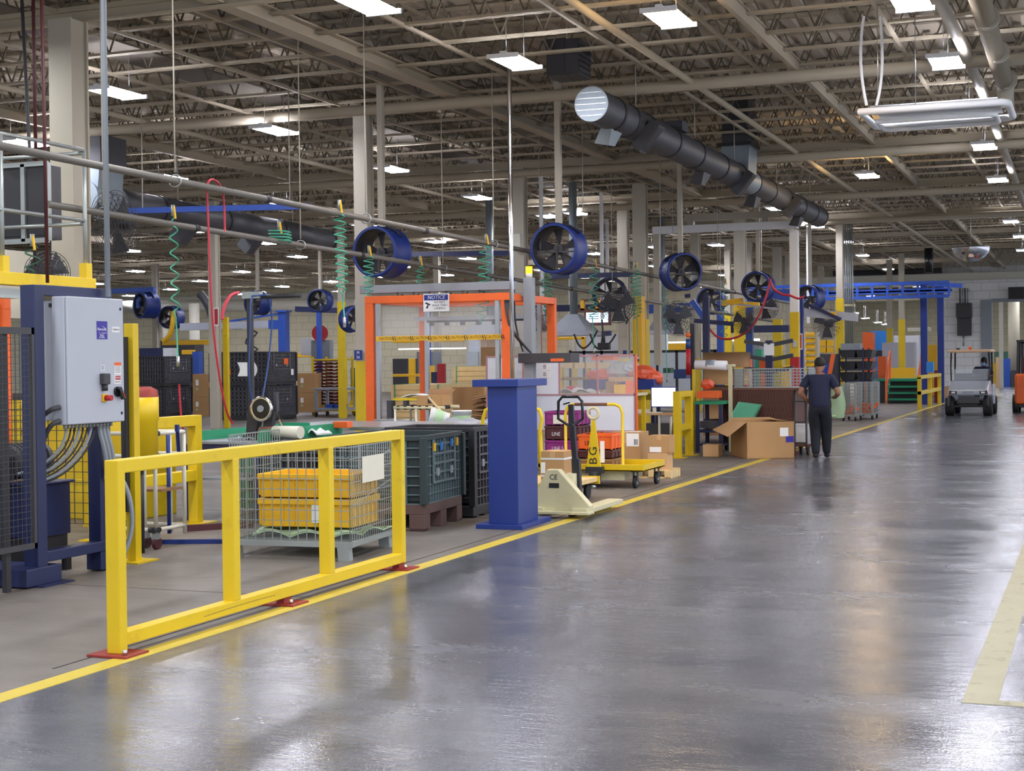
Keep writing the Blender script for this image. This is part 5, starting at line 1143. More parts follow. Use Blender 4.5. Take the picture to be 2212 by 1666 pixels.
solo('yellow_hose',MB().tube(bez(vy(375,672,46),vy(372,720,46),vy(368,730,46),vy(352,737,46)),.09,8),'tote','fat yellow hose curving down at the far left','hose')
solo('flex_hose',MB().tube(bez(vy(432,635,40),vy(448,648,40),vy(458,680,40),vy(462,700,40)),.13,10),'charcoal','dark flexible exhaust hose beside the white column','hose')
# ================= hoods, screen
def hood(lb,px0,px1,pyb,pyt,Y,ptop=None):
    x0,x1,z0,z1=B(px0,pyt,px1,pyb,Y); c=(x0+x1)/2; w=(x1-x0)/2
    t=thing('extraction_hood',lb,'hood',(c,Y+w,0))
    obj('canopy',MB()._add([(-w,-w,z0),(w,-w,z0),(w,w,z0),(-w,w,z0),(-.13,-.13,z1),(.13,-.13,z1),(.13,.13,z1),(-.13,.13,z1)],[(0,1,5,4),(1,2,6,5),(2,3,7,6),(3,0,4,7),(4,5,6,7)]),'greysteel',t)
    obj('lip',MB().box(-w-.03,w+.03,-w-.03,w+.03,z0-.1,z0),'palegrey',t); obj('flue',MB().cyl((0,0,z1-.02),(0,0,5.95),.1,12),'ductsilver',t)
hood('grey pyramid extraction hood under a silver flue right of the orange portal',1183,1268,716,678,34)
hood('grey pyramid extraction hood seen through the film of the orange portal',1000,1085,716,682,36)
hood('pale pyramid extraction hood behind the plastic-wrapped fan',1398,1450,714,680,44)
t=thing('wall_screen','lit pale blue screen in a red housing behind the cage fan','screen',tuple(vy(1290,686,40))); obj('housing',MB().box(-.38,.38,0,.1,-.22,.16),'maroon',t); obj('display',MB().box(-.32,.32,-.01,0,-.14,.15),'screenblue',t)
for k in range(3): obj('print_line',MB().box(-.25,.05,-.014,-.011,.08-k*.06,.10-k*.06),'hoseblue',t)
# ================= partitions with steel panels
t=thing('steel_partition','row of shiny steel panels in black frames behind the clear panels','partition',(0,47,0))
pxs=[1232,1262,1300,1346,1385,1420,1462,1500,1545,1562]
for a,b in zip(pxs,pxs[1:]):
    x0,x1,z0,z1=B(a,757,b,850,47); obj('panel',MB().box(x0+.04,x1-.04,0,.03,.1,z1-.05),'steel',t); obj('mullion',MB().box(x0-.04,x0+.04,-.02,.05,0,z1),'black',t)
obj('top_bar',MB().box(B(1232,757,1562,850,47)[0],x1,-.02,.05,z1-.05,z1+.03),'black',t)
bx('white_wall_panel','wall panel',1245,722,1345,757,50,.2,'white','white wall panel above the shiny steel partition',floor=True)
bx('white_wall_panel','wall panel',1405,718,1440,760,50,.2,'white','white wall panel right of the yellow column guard',floor=True)
bx('steel_sheet','sheet',1008,760,1033,815,30,.05,'steel','bent shiny steel sheet behind the taller lumber bundle',floor=True)
# ================= blue rails and posts through the middle
def bar(nm,cat,px0,py0,px1,py1,Y,w,m,lb,gp=None,h=None): return solo(nm,MB().beam(vy(px0,py0,Y),vy(px1,py1,Y),w,h),m,lb,cat,gp)
for a in ((878,550,1160,546,40,.14,'navy','blue crane rail behind the left fan and steel pole'),(1190,598,1392,592,36,.12,'navy','blue crane rail under the second large fan'),(1120,668,1330,664,44,.2,'navy','dark blue beam behind the grey pyramid hood'),(1400,668,1500,664,46,.28,'royal','bright blue beam above the plastic-wrapped fan'),(1480,640,1600,628,48,.12,'navy','blue beam behind the third large fan'),(1600,640,1735,636,49,.35,'royal','blue crane rail behind the fourth large fan'),(1580,712,1705,710,47,.22,'navy','dark blue beam behind the clipboard stand'),(640,668,760,672,50,.2,'navy','dark blue beam over the coil rack'),(1290,722,1320,720,42,.14,'navy','short blue beam under the lit screen')): bar('blue_beam','beam',*a[:6],a[6],a[7])
for px,py0,Y,w,m,lb in ((1525,640,33,.14,'navy','navy post left of the brown carton stack'),(1556,650,46,.2,'royal','far blue post behind the green coil hose'),(1619,660,40,.18,'hoseblue','blue post with an orange foot left of the clipboard stand'),(689,660,50,.16,'royal','far blue post left of the coil rack'),(921,668,48,.22,'royal','blue post seen through the orange portal'),(1062,690,46,.2,'navy','navy post behind the taller lumber bundle'),(1728,640,37.5,.16,'blue','wide blue post right of the white-and-yellow column'),(1040,716,50,.2,'tote','yellow post behind the taller lumber bundle')):
    p=ony(px,py0,Y); solo('blue_post' if m!='tote' else 'yellow_post',MB().box(p[0]-w/2,p[0]+w/2,Y-w/2,Y+w/2,0,p[2]),m,lb,'post',bev=.005)
for a in ((1560,655,1605,650,37,.14,'tote','short yellow arm in front of the hidden drum fan'),(1592,660,1640,657,39,.14,'tote','yellow arm right of the short one, above the clipboard'),(1590,657,1680,668,38.5,.05,'palegrey','thin grey arm under the yellow arms'),(1500,693,1585,700,34,.1,'navy','navy arm holding the cage fan left of the far blue post'),(1495,650,1530,700,34,.12,'royal','blue diagonal brace left of the navy post')): bar('arm','arm',*a[:6],a[6],a[7])
t=thing('swing_crane','pale grey swing arm with a navy tie bar right of the wide blue post','crane arm',(0,38,0)); p,q=vy(1735,675,38),vy(1853,686,38); obj('arm',MB().beam((p.x,0,p.z),(q.x,0,q.z),.12,.2),'palegrey',t); p,q=vy(1745,658,37.8),vy(1815,690,37.8); obj('tie_bar',MB().beam((p.x,-.1,p.z),(q.x,-.1,q.z),.08),'navy',t); obj('rating_plate',MB().box(p.x+.5,p.x+.7,-.13,-.12,p.z-.3,p.z-.2),'tote',t)
# white post with yellow and red base
t=thing('utility_post','tall white post with yellow lower part and red foot, right of the fourth large fan','post',(-6.77,36.2,0))
obj('post',MB().box(-.1,.1,-.1,.1,2.74,4.7),'white',t,.006); obj('yellow_part',MB().box(-.105,.105,-.105,.105,1.66,2.74),'yellow',t,.006); obj('red_foot',MB().box(-.105,.105,-.105,.105,0,1.66),'red',t,.006); obj('switch_box',MB().box(-.03,.06,-.14,-.1,1.9,2.05),'palegrey',t)
s=thing('fire_sign','small white sign with red lettering strip on the wide blue post','sign',tuple(vy(1729,738,37.3))); obj('plate',MB().box(-.05,.05,0,.01,-.2,.2),'white',s); obj('panel',MB().box(-.03,.03,-.003,0,-.17,.17),'red',s)
t=thing('cable_trough','white steel cable trough reaching left from the tall white post','cable trough',(0,36.2,0)); xl,_,za,zb_=B(1412,484,1720,500,36.2); obj('trough',MB().box(xl,-6.68,-.12,.12,za,zb_),'white',t); xa,xb,zc,zd=B(1480,460,1685,474,36.5); obj('upper_trough',MB().box(xa,xb,.2,.4,zc,zd),'column',t)
obj('link',MB().box(xa+.1,xa+.25,.1,.3,zb_,zc).box(xb-.4,xb-.25,.1,.3,zb_,zc),'column',t); obj('hanger',MB().box(xl,xl+.16,-.08,.08,1.5,za),'column',t)
# clipboard stand
t=thing('parts_tree','navy stand with grey slanted arms and a clipped paper sheet','stand',(0,30.5,0)); p=ony(1661,800,30.5)
obj('mast',MB().box(p[0]-.07,p[0]+.07,0,.14,0,2.0),'navy',t)
for z in (1.35,1.6,1.9):
    for s in (-1,1): obj('arm',MB().beam((p[0],.05,z),(p[0]+s*.5,.0,z+.09),.07,.08),'charcoal',t)
x0,x1,z0,z1=B(1650,742,1672,768,30.3); obj('paper_sheet',MB().box(x0,x1,-.2,-.19,z0,z1),'paper',t); obj('clip',MB().box((x0+x1)/2-.03,(x0+x1)/2+.03,-.215,-.19,z1-.02,z1+.03),'black',t)
# rolls, cartons, bench to the left of the person
t=thing('film_roll','white roll of plastic film on a stand right of the black-and-red lamp post','roll',(0,26,0)); p,q=vy(1502,788,26),vy(1570,790,26)
obj('roll',MB().cyl((p.x,0,p.z),(q.x,0,q.z),.085,18),'white',t); obj('core',MB().cyl((q.x,0,q.z),(q.x+.15,0,q.z),.025,10),'cream',t); obj('dark_band',MB().cyl((p.x+.2,0,p.z-.002),(p.x+.36,0,p.z-.002),.0862,18),'greysteel',t); obj('stand',MB().beam((q.x+.06,.0,q.z),(q.x+.06,0,0),.06),'cream',t); obj('yellow_leg',MB().beam((p.x-.03,0,0),(p.x-.03,0,p.z-.08),.05),'yellow',t)
for i in range(5):
    x0,x1,z0,z1=B(1518+ (i%2)*2,760,1600,838,29); h=(z1-.1)/5; solo('carton_stack',MB().sheet(lambda u,v:(x0+u*(x1-x0),29+v*.9,.1+h*(i+1)-.01),2,2,h*.9),'card' if i%2 else 'carddark',('bottom','second','middle','fourth','top')[i]+' flattened carton layer of the brown pile behind the film roll','carton','flattened cartons behind the film roll')
t=thing('lamp_post','black post with a red sleeve and an orange tip left of the film roll','post',(0,26.5,0)); p=ony(1495,700,26.5); obj('post',MB().box(p[0]-.04,p[0]+.04,0,.08,0,p[2]),'black',t); q=ony(1486,760,26.4); obj('red_sleeve',MB().cyl((q[0],-.08,1.35),(q[0],-.08,1.82),.045,10),'red',t); obj('blue_top',MB().cyl((q[0],-.08,1.82),(q[0],-.08,2.0),.045,10),'hoseblue',t); obj('tip',MB().ball((q[0],-.08,2.07),.05),'orange',t)
t=thing('work_bench','green topped bench with navy legs right of the yellow square frame','bench',(0,25.6,0)); x0,x1,z0,z1=B(1500,858,1560,870,25.6)
obj('top',MB().box(x0,x1,0,.8,z0-.03,z0+.02),'green',t)
for x in (x0+.04,x1-.04): 
    for y in (.05,.75): obj('leg',MB().box(x-.03,x+.03,y-.03,y+.03,0,z0-.03),'navy',t)
obj('shelf',MB().box(x0,x1,.05,.75,.35,.39),'navy',t); obj('lower_shelf',MB().box(x0,x1,.05,.75,.12,.15),'navy',t)
bx('parts_bin','bin',1505,845,1550,860,25.7,.35,'orange','dark orange parts rack on the green bench'); bx('parts_bin','bin',1512,910,1545,925,25.7,.3,'charcoal','dark bin on the lower shelf of the green bench')
solo('orange_bag',MB().ball(vy(1528,830,25.9),.12,.1,.09,12,8,.12),'orangebag','orange bagged part on top of the orange parts rack','bag')
carton('small low carton lettered LINE on the floor beside the open cardboard box',ony(1518,965,24.6)[0],ony(1552,965,24.6)[0],24.6,24.9,0,.2,'cardpale',False)
# ================= yellow bin rack, black bin rack, wire carts
t=thing('bin_rack','narrow rack hung with yellow bins above the walking person','rack',(0,41,0)); x0,x1,_,_=B(1742,715,1763,800,41); obj('upright',MB().box(x0-.06,x0,0,.3,0,2.35),'offwhite',t); obj('upright',MB().box(x1,x1+.05,0,.3,0,2.35),'offwhite',t)
for i in range(7):
    z=1.25+i*.16; q=solo('yellow_bin',MB().prism([(40.75,z),(41.0,z),(41.0,z+.12),(40.85,z+.12),(40.75,z+.06)],'x',x0+.01,x1-.01),'tote','small yellow bin on the narrow rack, %s from the bottom'%('first','second','third','fourth','fifth','sixth','seventh')[i],'bin','yellow bins on the narrow rack')
for i,(a,b,c,d) in enumerate(((1768,735,1784,748),(1786,735,1800,748),(1770,750,1784,762),(1786,750,1800,762))): bx('yellow_bin','bin',a,b,c,d,42,.3,'tote','yellow bin in the low group right of the narrow rack, %s'%('upper left','upper right','lower left','lower right')[i],'yellow bins beside the yellow column guard')
bx('work_cabinet','cabinet',1764,765,1805,840,42,.6,'charcoal','dark cabinet under the low group of yellow bins',floor=True); bx('blue_bin','bin',1778,786,1792,812,41.7,.3,'royal','bright blue bin behind the walking person\'s head')
solo('orange_rail',MB().beam(vy(1800,765,41),vy(1790,822,41),.1),'orange','slanted orange rail right of the bright blue bin','rail')
t=thing('bin_trolley','navy framed trolley stacked with black tubs left of the green steps','trolley',(0,43,0)); x0,x1,_,_=B(1814,755,1886,826,43)
for x in (x0+.02,x1-.25): 
    for y in (-.17,.98): obj('upright',MB().beam((x,y,0),(x,y,1.9),.045),'navy',t)
for z in (.99,1.3,1.62): obj('shelf',MB().box(x0,x1,-.17,.98,z-.03,z),'navy',t)
for r_,z in enumerate((1.0,1.31,1.63)):
    for c_ in range(2):
        w=(x1-x0)/2; a=x0+c_*w
        solo('black_tub',MB()._add([(a+.06,42.95,z),(a+w-.06,42.95,z),(a+w-.06,43.8,z),(a+.06,43.8,z),(a+.0,42.9,z+.22),(a+w,42.9,z+.22),(a+w,43.85,z+.22),(a,43.85,z+.22)],[(0,3,2,1),(0,1,5,4),(1,2,6,5),(2,3,7,6),(3,0,4,7),(4,5,6,7)]).box(a-.01,a+w+.01,42.88,43.87,z+.2,z+.225),'charcoal','%s %s black tub on the navy trolley'%(('bottom','middle','top')[r_],('left','right')[c_]),'tub','black tubs on the navy trolley')
bx('grey_tote','tote',1816,742,1858,756,43.2,.5,'greysteel','grey tote on top of the black tubs')
def wirecart(lb,px0,px1,Y,dep,ztop=.97,fill=None):
    x0,x1,_,_=B(px0,828,px1,910,Y); t=thing('wire_cart',lb,'cart',(0,Y,0))
    for a,b in (((x0,0),(x1,0)),((x1,0),(x1,dep)),((x1,dep),(x0,dep)),((x0,dep),(x0,0))): obj('mesh_side',wire_panel(MB(),a,b,ztop-.16,.16,9,9,.006),'galv',t)
    for x in (x0,x1):
        for y in (0,dep): obj('corner_post',MB().beam((x,y,.1),(x,y,ztop+.01),.05),'galv',t); obj('wheel',MB().cyl((x-.02,y,.06),(x+.02,y,.06),.06,12),'rubber',t)
    obj('deck',MB().box(x0,x1,0,dep,.12,.16),'galv',t); return x0,x1,t
x0,x1,t=wirecart('galvanised wire cart of orange parts nearest the aisle, left of the green steps',1848,1884,40.3,.9); obj('paper_tag',MB().box(x0-.02,x0+.12,-.03,-.02,.62,.98),'paper',t)
for i in range(9): solo('orange_part',MB().tube([(x0+.08+.05*i+R.uniform(-.02,.02),40.45+.1*(i%3),.2+.09*(i//3)+.04*math.sin(a*3)) if 0 else (x0+.08+.045*i+.07*math.cos(a),40.4+.2*(i%3)+.07*math.sin(a),.22+.08*(i%3)+.03*math.cos(2*a)) for a in [2*PI*k/10 for k in range(10)]],.035,6,True),'orange','orange casting in the wire cart nearest the aisle','part','orange castings in the wire cart nearest the aisle')
x0,x1,t=wirecart('galvanised wire cart with a green bag hung over its left side',1822,1848,39.2,.9)
for i in range(5): solo('orange_part',MB().tube([(x0+.06+.05*i+.06*math.cos(a),39.4+.15*(i%3)+.06*math.sin(a),.22+.07*(i%3)+.03*math.cos(2*a)) for a in [2*PI*k/10 for k in range(10)]],.035,6,True),'orange','orange casting in the wire cart with the green bag','part','orange castings in the wire cart with the green bag')
p=vy(1808,868,39.0); solo('green_bag',MB().sheet(lambda u,v:(p.x-.18+.36*u+.05*math.sin(v*4),38.95-.10*math.sin(PI*u),.12+.78*v),10,12,.03),'mint','large pale green bag hung on the wire cart beside the person','bag')
# ================= green steps with orange rails
t=thing('platform_steps','green metal steps and platform with orange handrails near the far end','steps',(-6.94,54.3,0))
W_=1.12
for k in range(4): z=.16+k*.22; obj('tread',MB().box(0,W_,.26*k,.26*k+.28,z-.05,z+.02),'green',t)
obj('platform',MB().box(-.6,W_,1.02,3,.78,.86),'green',t); 
for x in (0,W_): obj('stringer',MB().beam((x,-.02,.02),(x,1.05,.80),.05,.14),'green',t); obj('handrail',MB().tube([(x,.0,.0),(x,.0,.95),(x,1.0,1.85),(x,1.05,.8)],.04,6).tube([(x,.0,.5),(x,1.0,1.35)],.03,6),'orange',t)
obj('skirt',MB().box(-.6,W_,1.05,2.9,0,.78),'black',t)
bx('orange_gate','gate',1896,770,1915,832,58,.1,'orange','orange gate panel left of the green steps',floor=True); bx('control_box','box',1885,757,1905,770,56.5,.15,'black','small black control box beside the orange gate')
bx('yellow_machine','machine',1918,795,1975,822,60,.8,'tote','yellow machine behind the green steps',floor=True); bx('grey_machine','machine',1905,740,1975,795,64,.8,'palegrey','pale grey machine far behind the green steps',floor=True)
# far yellow rail
t=thing('guard_rail','far yellow guard rail beside the aisle, left of the golf cart','guard rail',(-5.13,47.9,0))
for y in (0,3.0,6.3): obj('post',MB().box(-.06,.06,y,y+.12,0,1.0),'yellow',t,.004)
for z in (.46,.95): obj('rail',MB().box(-.065,.065,0,6.42,z,z+.11),'yellow',t,.004)
bx('blue_jug','jug',2001,782,2016,805,52,.3,'skyblue','bright blue jug behind the far yellow rail')
bx('red_post','post',2018,800,2028,865,56,.3,'red_primer','dark red post behind the far yellow rail',floor=True)
for px,lb in ((2030,'thin yellow bollard post beside the white pier'),): p=ony(px,780,60); solo('yellow_bollard',MB().cyl((p[0],60,0),(p[0],60,2.6),.1,10),'tote',lb,'bollard')
# blue crane bridge
t=thing('crane_bridge','blue ladder crane bridge spanning left from two blue posts near the far end','crane',(0,52,0))
xa,xb,zl,zh=B(1600,616,2050,648,52)
for z,y in ((zh,0),(zl+.05,0),(zh-.2,.9),(zl+.25,.9)): obj('chord',MB().beam((xa,y,z),(xb,y,z),.11),'royal',t)
for k in range(15): x=xa+(xb-xa)*k/14; obj('rung',MB().beam((x,0,zl+.05),(x,0,zh),.08),'royal',t); obj('rung',MB().beam((x,.9,zl+.25),(x,.9,zh-.2),.06),'royal',t)
for px,y in ((1996,1.5),(2032,3.2)): p=ony(px,700,52+y); obj('post',MB().box(p[0]-.11,p[0]+.11,y-.1,y+.1,0,4.2),'blue',t)
obj('end_beam',MB().beam((xb-.9,1.5,4.15),(xb+.3,1.6,4.05),.14),'royal',t)
# conduits
for i in range(5): p=ony(1823+4.6*i,640,47); solo('wall_conduit',MB().cyl((p[0],47,1.9),(p[0],47,5.95),.026,8),'galv','one of five grey conduits standing side by side, right of the yellow column guard','conduit','bundle of five grey conduits')
bx('conduit_clamp','clamp',1816,657,1846,662,46.9,.05,'cream','cream strap across the bundle of grey conduits')
# mirror dome
hm=MB(); 
def dome(u,v): a=u*2*PI; ph=v*PI/2; return (.52*math.sin(ph)*math.cos(a),.52*math.sin(ph)*math.sin(a),-.40*math.cos(ph))
t=thing('mirror_dome','round convex safety mirror dome hung from the roof above the golf cart','mirror',(-3.36,45,4.74)); obj('dome',hm.sheet(dome,28,9),'chrome',t); obj('rim',MB().cyl((0,0,0),(0,0,.02),.53,28),'black',t); obj('hanger',MB().cyl((0,0,.02),(0,0,1.2),.01,5),'steel',t)
p=vy(2006,570,60); solo('hanging_heater',MB().cyl((p.x,60,p.z-.35),(p.x,60,p.z+.6),.16,12),'blackgloss','black tube lamp hanging from the roof left of the mirror dome','lamp')
# pier fittings
t=thing('wall_speaker','dark grey cabinet with a recessed black box high on the white pier','cabinet',(-5.98,75.85,2.65)); obj('body',MB().box(-.33,.33,-.15,.14,0,1.05),'charcoal',t,.01); obj('upper_box',MB().box(-.36,.36,-.35,.14,.85,1.57),'charcoal',t,.02); obj('recess',MB().box(-.27,.27,-.36,-.34,.97,1.45),'blackgloss',t)
for k in range(4): obj('conduit',MB().cyl((-.2+k*.12,0,1.57),(-.2+k*.12,0,2.3),.03,6),'galv' if k%2 else 'charcoal',t)
obj('lower_conduit',MB().cyl((-.05,0,-.5),(-.05,0,0),.04,6),'galv',t)
bx('exit_board','sign',2178,620,2212,646,75.5,.1,'black','dark sign box above the far doorway')
# room past the doorway
bx('shelf_unit','shelf',2151,772,2166,840,84,.6,'cardpale','pale wooden shelf unit past the far doorway',floor=True); bx('blue_barrel_rack','rack',2168,775,2182,842,84,.6,'royal','blue stack past the far doorway',floor=True); bx('dark_bin','bin',2184,800,2200,845,84,.6,'charcoal','dark wheeled bin past the far doorway',floor=True); bx('yellow_barrier','barrier',2144,785,2150,850,80,.1,'tote','yellow barrier post just past the far doorway',floor=True); bx('green_cabinet','cabinet',2148,760,2185,800,100,.6,'darkgreen','dark green cabinet at the back of the far room',floor=True)
p=ony(2190,700,86); solo('round_column',MB().cyl((p[0],86,0),(p[0],86,6),.3,14),'column','round beige column in the far room','column')
p=ony(2162,700,80); solo('far_post',MB().box(p[0]-.1,p[0]+.1,80,80.2,0,6),'offwhite','slim pale post in the far room','post')
# clutter of the far work cells
CL=[
('work_bench','bench',300,752,350,772,46,.8,'navy','navy bench top above the narrow black stack'),('white_jug','jug',352,752,372,764,45,.3,'bagwhite','white plastic jug above the narrow black stack'),('yellow_tray','tray',392,756,412,766,45,.3,'tote','yellow tray above the right end of the narrow black stack'),('blue_tub','tub',415,760,428,785,44,.3,'royal','bright blue tub between the black stacks'),
('yellow_rail','rail',350,735,470,745,58,.2,'tote','long yellow rail far behind the black stacks'),('dark_conveyor','conveyor',330,735,420,748,60,.8,'charcoal','dark far conveyor left of the white column'),
('yellow_rack','rack',505,765,600,772,56,.6,'tote','yellow rack top behind the wide black stack'),('yellow_rack','rack',630,764,670,772,56,.6,'tote','yellow rack top right of the blue crane post'),
('yellow_rail','rail',755,838,800,846,46,.12,'yellow','yellow rail between the column guard and the bay-sign column, upper'),('yellow_rail','rail',755,866,800,874,46,.12,'yellow','yellow rail between the column guard and the bay-sign column, lower'),
('green_tub','tub',757,795,772,808,50,.5,'darkgreen','dark green tub behind the yellow rails'),
('yellow_beam','beam',848,732,1000,740,42,.2,'tote','yellow beam seen just under the caution tape'),('yellow_rail','rail',848,808,905,814,38,.12,'tote','yellow rail seen low through the orange portal'),('yellow_gate','gate',882,775,895,802,39,.1,'tote','yellow gate frame seen through the orange portal'),('dark_machine','machine',848,775,880,806,44,.8,'charcoal','dark machine seen at the left inside the orange portal'),
('blue_bin','bin',931,804,945,826,34,.4,'navy','navy bin left of the taller lumber bundle'),('yellow_cone','guard',915,790,930,826,36,.3,'tote','yellow guard beside the navy bin'),('white_light_bar','light bar',860,752,1005,755,48,.1,'screen','long far light bar seen through the orange portal'),
('grey_machine','machine',900,760,935,790,50,.8,'greysteel','grey machine behind the blue post in the orange portal'),('silver_drum','drum',1012,735,1034,760,40,.5,'silver','silver drum above the bent steel sheet'),
('red_coat','coat',944,786,958,826,31,.15,'red','red coat hanging left of the taller lumber bundle'),
('carton_stack','carton',1038,730,1052,790,33,.6,'card','tall carton stack right of the bent steel sheet'),
('yellow_hoist','hoist',1190,728,1262,734,38,.15,'tote','yellow hoist rail below the grey hood'),('yellow_post','post',1256,728,1263,756,38,.1,'tote','short yellow post right of the hoist rail'),
('far_light_bar','light bar',1425,738,1490,742,60,.15,'screen','long far light bar behind the plastic-wrapped fan'),('far_light_bar','light bar',1580,732,1640,737,62,.15,'screen','far light bar behind the round cage fan'),
('yellow_conveyor','conveyor',1425,742,1480,752,56,.6,'tote','yellow conveyor right of the white wall panel'),('blue_basket','basket',1455,798,1482,818,33,.4,'hoseblue','blue basket left of the red-sleeved lamp post'),
('green_clamp','clamp',1432,795,1448,806,32,.3,'darkgreen','dark green clamp left of the blue basket'),
('orange_part','part',1605,772,1618,800,36,.4,'orange','orange part right of the brown carton pile'),('orange_part','part',1640,775,1655,795,38,.4,'orange','orange part below the paper on the parts stand'),('yellow_machine','machine',1690,790,1712,830,42,.6,'tote','yellow machine left of the white post'),
('grey_machine','machine',1580,745,1640,770,54,.8,'greysteel','grey cluttered machine behind the brown carton pile'),('teal_tank','tank',1630,755,1645,775,48,.4,'teal','teal tank behind the parts stand'),
('orange_robot','machine',1863,718,1885,760,62,.8,'orange','orange machine arm above the black tubs'),('blue_machine','machine',1880,715,1925,735,69,.8,'skyblue','sky blue machine far above the green steps'),('white_machine','machine',1925,725,1985,752,70,.8,'white','white machine between the far columns'),
('silver_duct','duct',1960,708,2010,716,68,.3,'offwhite','pale duct left of the blue crane posts'),('grey_cabinet','cabinet',1870,825,1893,880,47,.8,'greysteel','grey cabinet beside the green steps'),
('brown_carton','box',2040,835,2050,868,62,.5,'card','brown carton beside the white pier'),('yellow_machine','machine',1990,745,2030,790,66,1,'tote','yellow machine behind the blue crane posts'),
('pale_duct','duct',1850,640,1985,650,72,.3,'cream','pale far duct under the crane bridge'),
]
for c in CL: bx(c[0],c[1],*c[2:6],c[6],c[7],c[8],c[9],bev=.01,floor=c[0] in('dark_machine','blue_bin','yellow_cone','grey_machine','carton_stack','orange_part','yellow_machine','white_machine','blue_machine','orange_robot','grey_cabinet','brown_carton','blue_tub','green_tub','work_bench','white_jug','yellow_lid','teal_tank','dark_conveyor','yellow_conveyor','silver_drum','red_coat','yellow_gate'))
# hanging cables and small fittings in the middle distance
for i,(pts,Y,lb) in enumerate((((((1240,722),(1250,745),(1262,752),(1276,740),(1290,715))),33,'black cable loop left of the lit screen'),(((1275,722),(1285,748),(1300,754),(1318,740),(1330,722)),33,'black cable loop below the lit screen'),(((1300,690),(1302,720),(1298,750)),33,'black balancer cable under the lit screen'),(((1345,640),(1350,680),(1356,690),(1352,700)),32,'black cable beside the cage fan with paddle blades'),(((1110,600),(1112,680),(1118,720),(1130,760)),20.6,'grey cable hanging beside the grey mast of the orange portal'))):
    hose(lb,[vy(*p,Y) for p in pts],'black',.022 if Y>30 else .014)
t=thing('tool_balancer','black tool hanging from cables under the lit screen','tool',tuple(vy(1305,750,33))); obj('body',MB().box(-.14,.14,-.08,.08,-.06,.1),'black',t,.02); obj('hook',MB().cyl((0,0,.1),(0,0,.35),.03,8),'charcoal',t)
t=thing('hoist_beam','yellow and brown hoist beam with two posts above the lit screen','hoist',(0,36,0)); p,q=vy(1243,671,36),vy(1310,671,36)
obj('beam',MB().beam((p.x,0,p.z),(q.x,0,q.z),.1),'rust',t)
for px in (1259,1292): r_=ony(px,660,36); obj('stub_post',MB().box(r_[0]-.05,r_[0]+.05,-.05,.05,p.z,p.z+.25),'tote',t)
r1=ony(1255,651,36);r2=ony(1296,651,36); obj('top_bar',MB().beam((r1[0],0,p.z+.25),(r2[0],0,p.z+.25),.06),'rust',t)
t=thing('cable_box','small grey box on the beige column beside the frosted screen','box',tuple(vy(1345,640,37.8))); obj('box',MB().box(-.08,.08,-.08,0,-.2,.1),'greysteel',t)
solo('column_box',MB().box(-11.7,-11.45,30.0,30.24,4.05,4.35),'offwhite','cream electrical box on the column behind the steel pole','box',bev=.01)
solo('bay_tag',MB().box(*B(1346,757,1354,768,37.6)[:2],37.58,37.6,*B(1346,757,1354,768,37.6)[2:]),'blue','small blue bay tag on the column behind the clear panels','sign')
for px,Y,lb in ((1312,44,'far pale pole right of the lit screen'),(1170,33,'pale thin pole left of the second large fan'),(1300,37,'white pole behind the second and third large fans'),(1745,46,'pale pole over the fifth large fan')):
    p=ony(px,560,Y); solo('drop_pole',MB().box(p[0]-.04,p[0]+.04,Y-.04,Y+.04,2.7,5.95),'white',lb,'pole')
import bmesh
def skin(name,chains,m,parent,sub=2):
    """chains: lists of (x,y,z,r); vertices at the same place are joined"""
    bm=bmesh.new(); sk=bm.verts.layers.skin.verify(); key={}
    first=True
    for ch in chains:
        prev=None
        for x,y,z,r in ch:
            k=(round(x,3),round(y,3),round(z,3))
            v=key.get(k)
            if v is None:
                v=bm.verts.new((x,y,z)); key[k]=v; rr=r if isinstance(r,tuple) else (r,r); v[sk].radius=rr; v[sk].use_root=first; first=False
            if prev is not None and prev is not v and bm.edges.get((prev,v)) is None: bm.edges.new((prev,v))
            prev=v
    me=bpy.data.meshes.new(name); bm.to_mesh(me); bm.free(); me.materials.append(MATS[m])
    o=bpy.data.objects.new(name,me); COL.objects.link(o); o.parent=parent
    a=o.modifiers.new('s','SKIN'); a.use_smooth_shade=True; a.branch_smoothing=.3
    b=o.modifiers.new('d','SUBSURF'); b.levels=sub; b.render_levels=sub
    return o
def V(p,q,u): return tuple(p[i]+(q[i]-p[i])*u for i in range(3))
def hand(w,d,side):
    """palm from wrist w along d with five bent fingers and a thumb at its side"""
    d=Vector(d).normalized(); s=d.cross(Vector((0,0,1))); s=(s if s.length>.1 else Vector((1,0,0))).normalized()*side; n=s.cross(d)*side
    w=Vector(w); pc=w+d*.05; out=[[(*w,.026),(*pc,.034),(*(w+d*.085),.030)]]
    for k,(l,o) in enumerate(((.062,-.030),(.074,-.010),(.070,.010),(.054,.028))):
        b=w+d*.085+s*o; out.append([(*(w+d*.085),.030),(*b,.0095),(*(b+d*l*.5),.009),(*(b+d*l*.75-Vector((0,0,l*.3))),.008)])
    b=w+d*.03-s*.035; out.append([(*pc,.034),(*b,.011),(*(b+d*.04-s*.012),.010),(*(b+d*.065-s*.008-Vector((0,0,.012))),.009)])
    return out
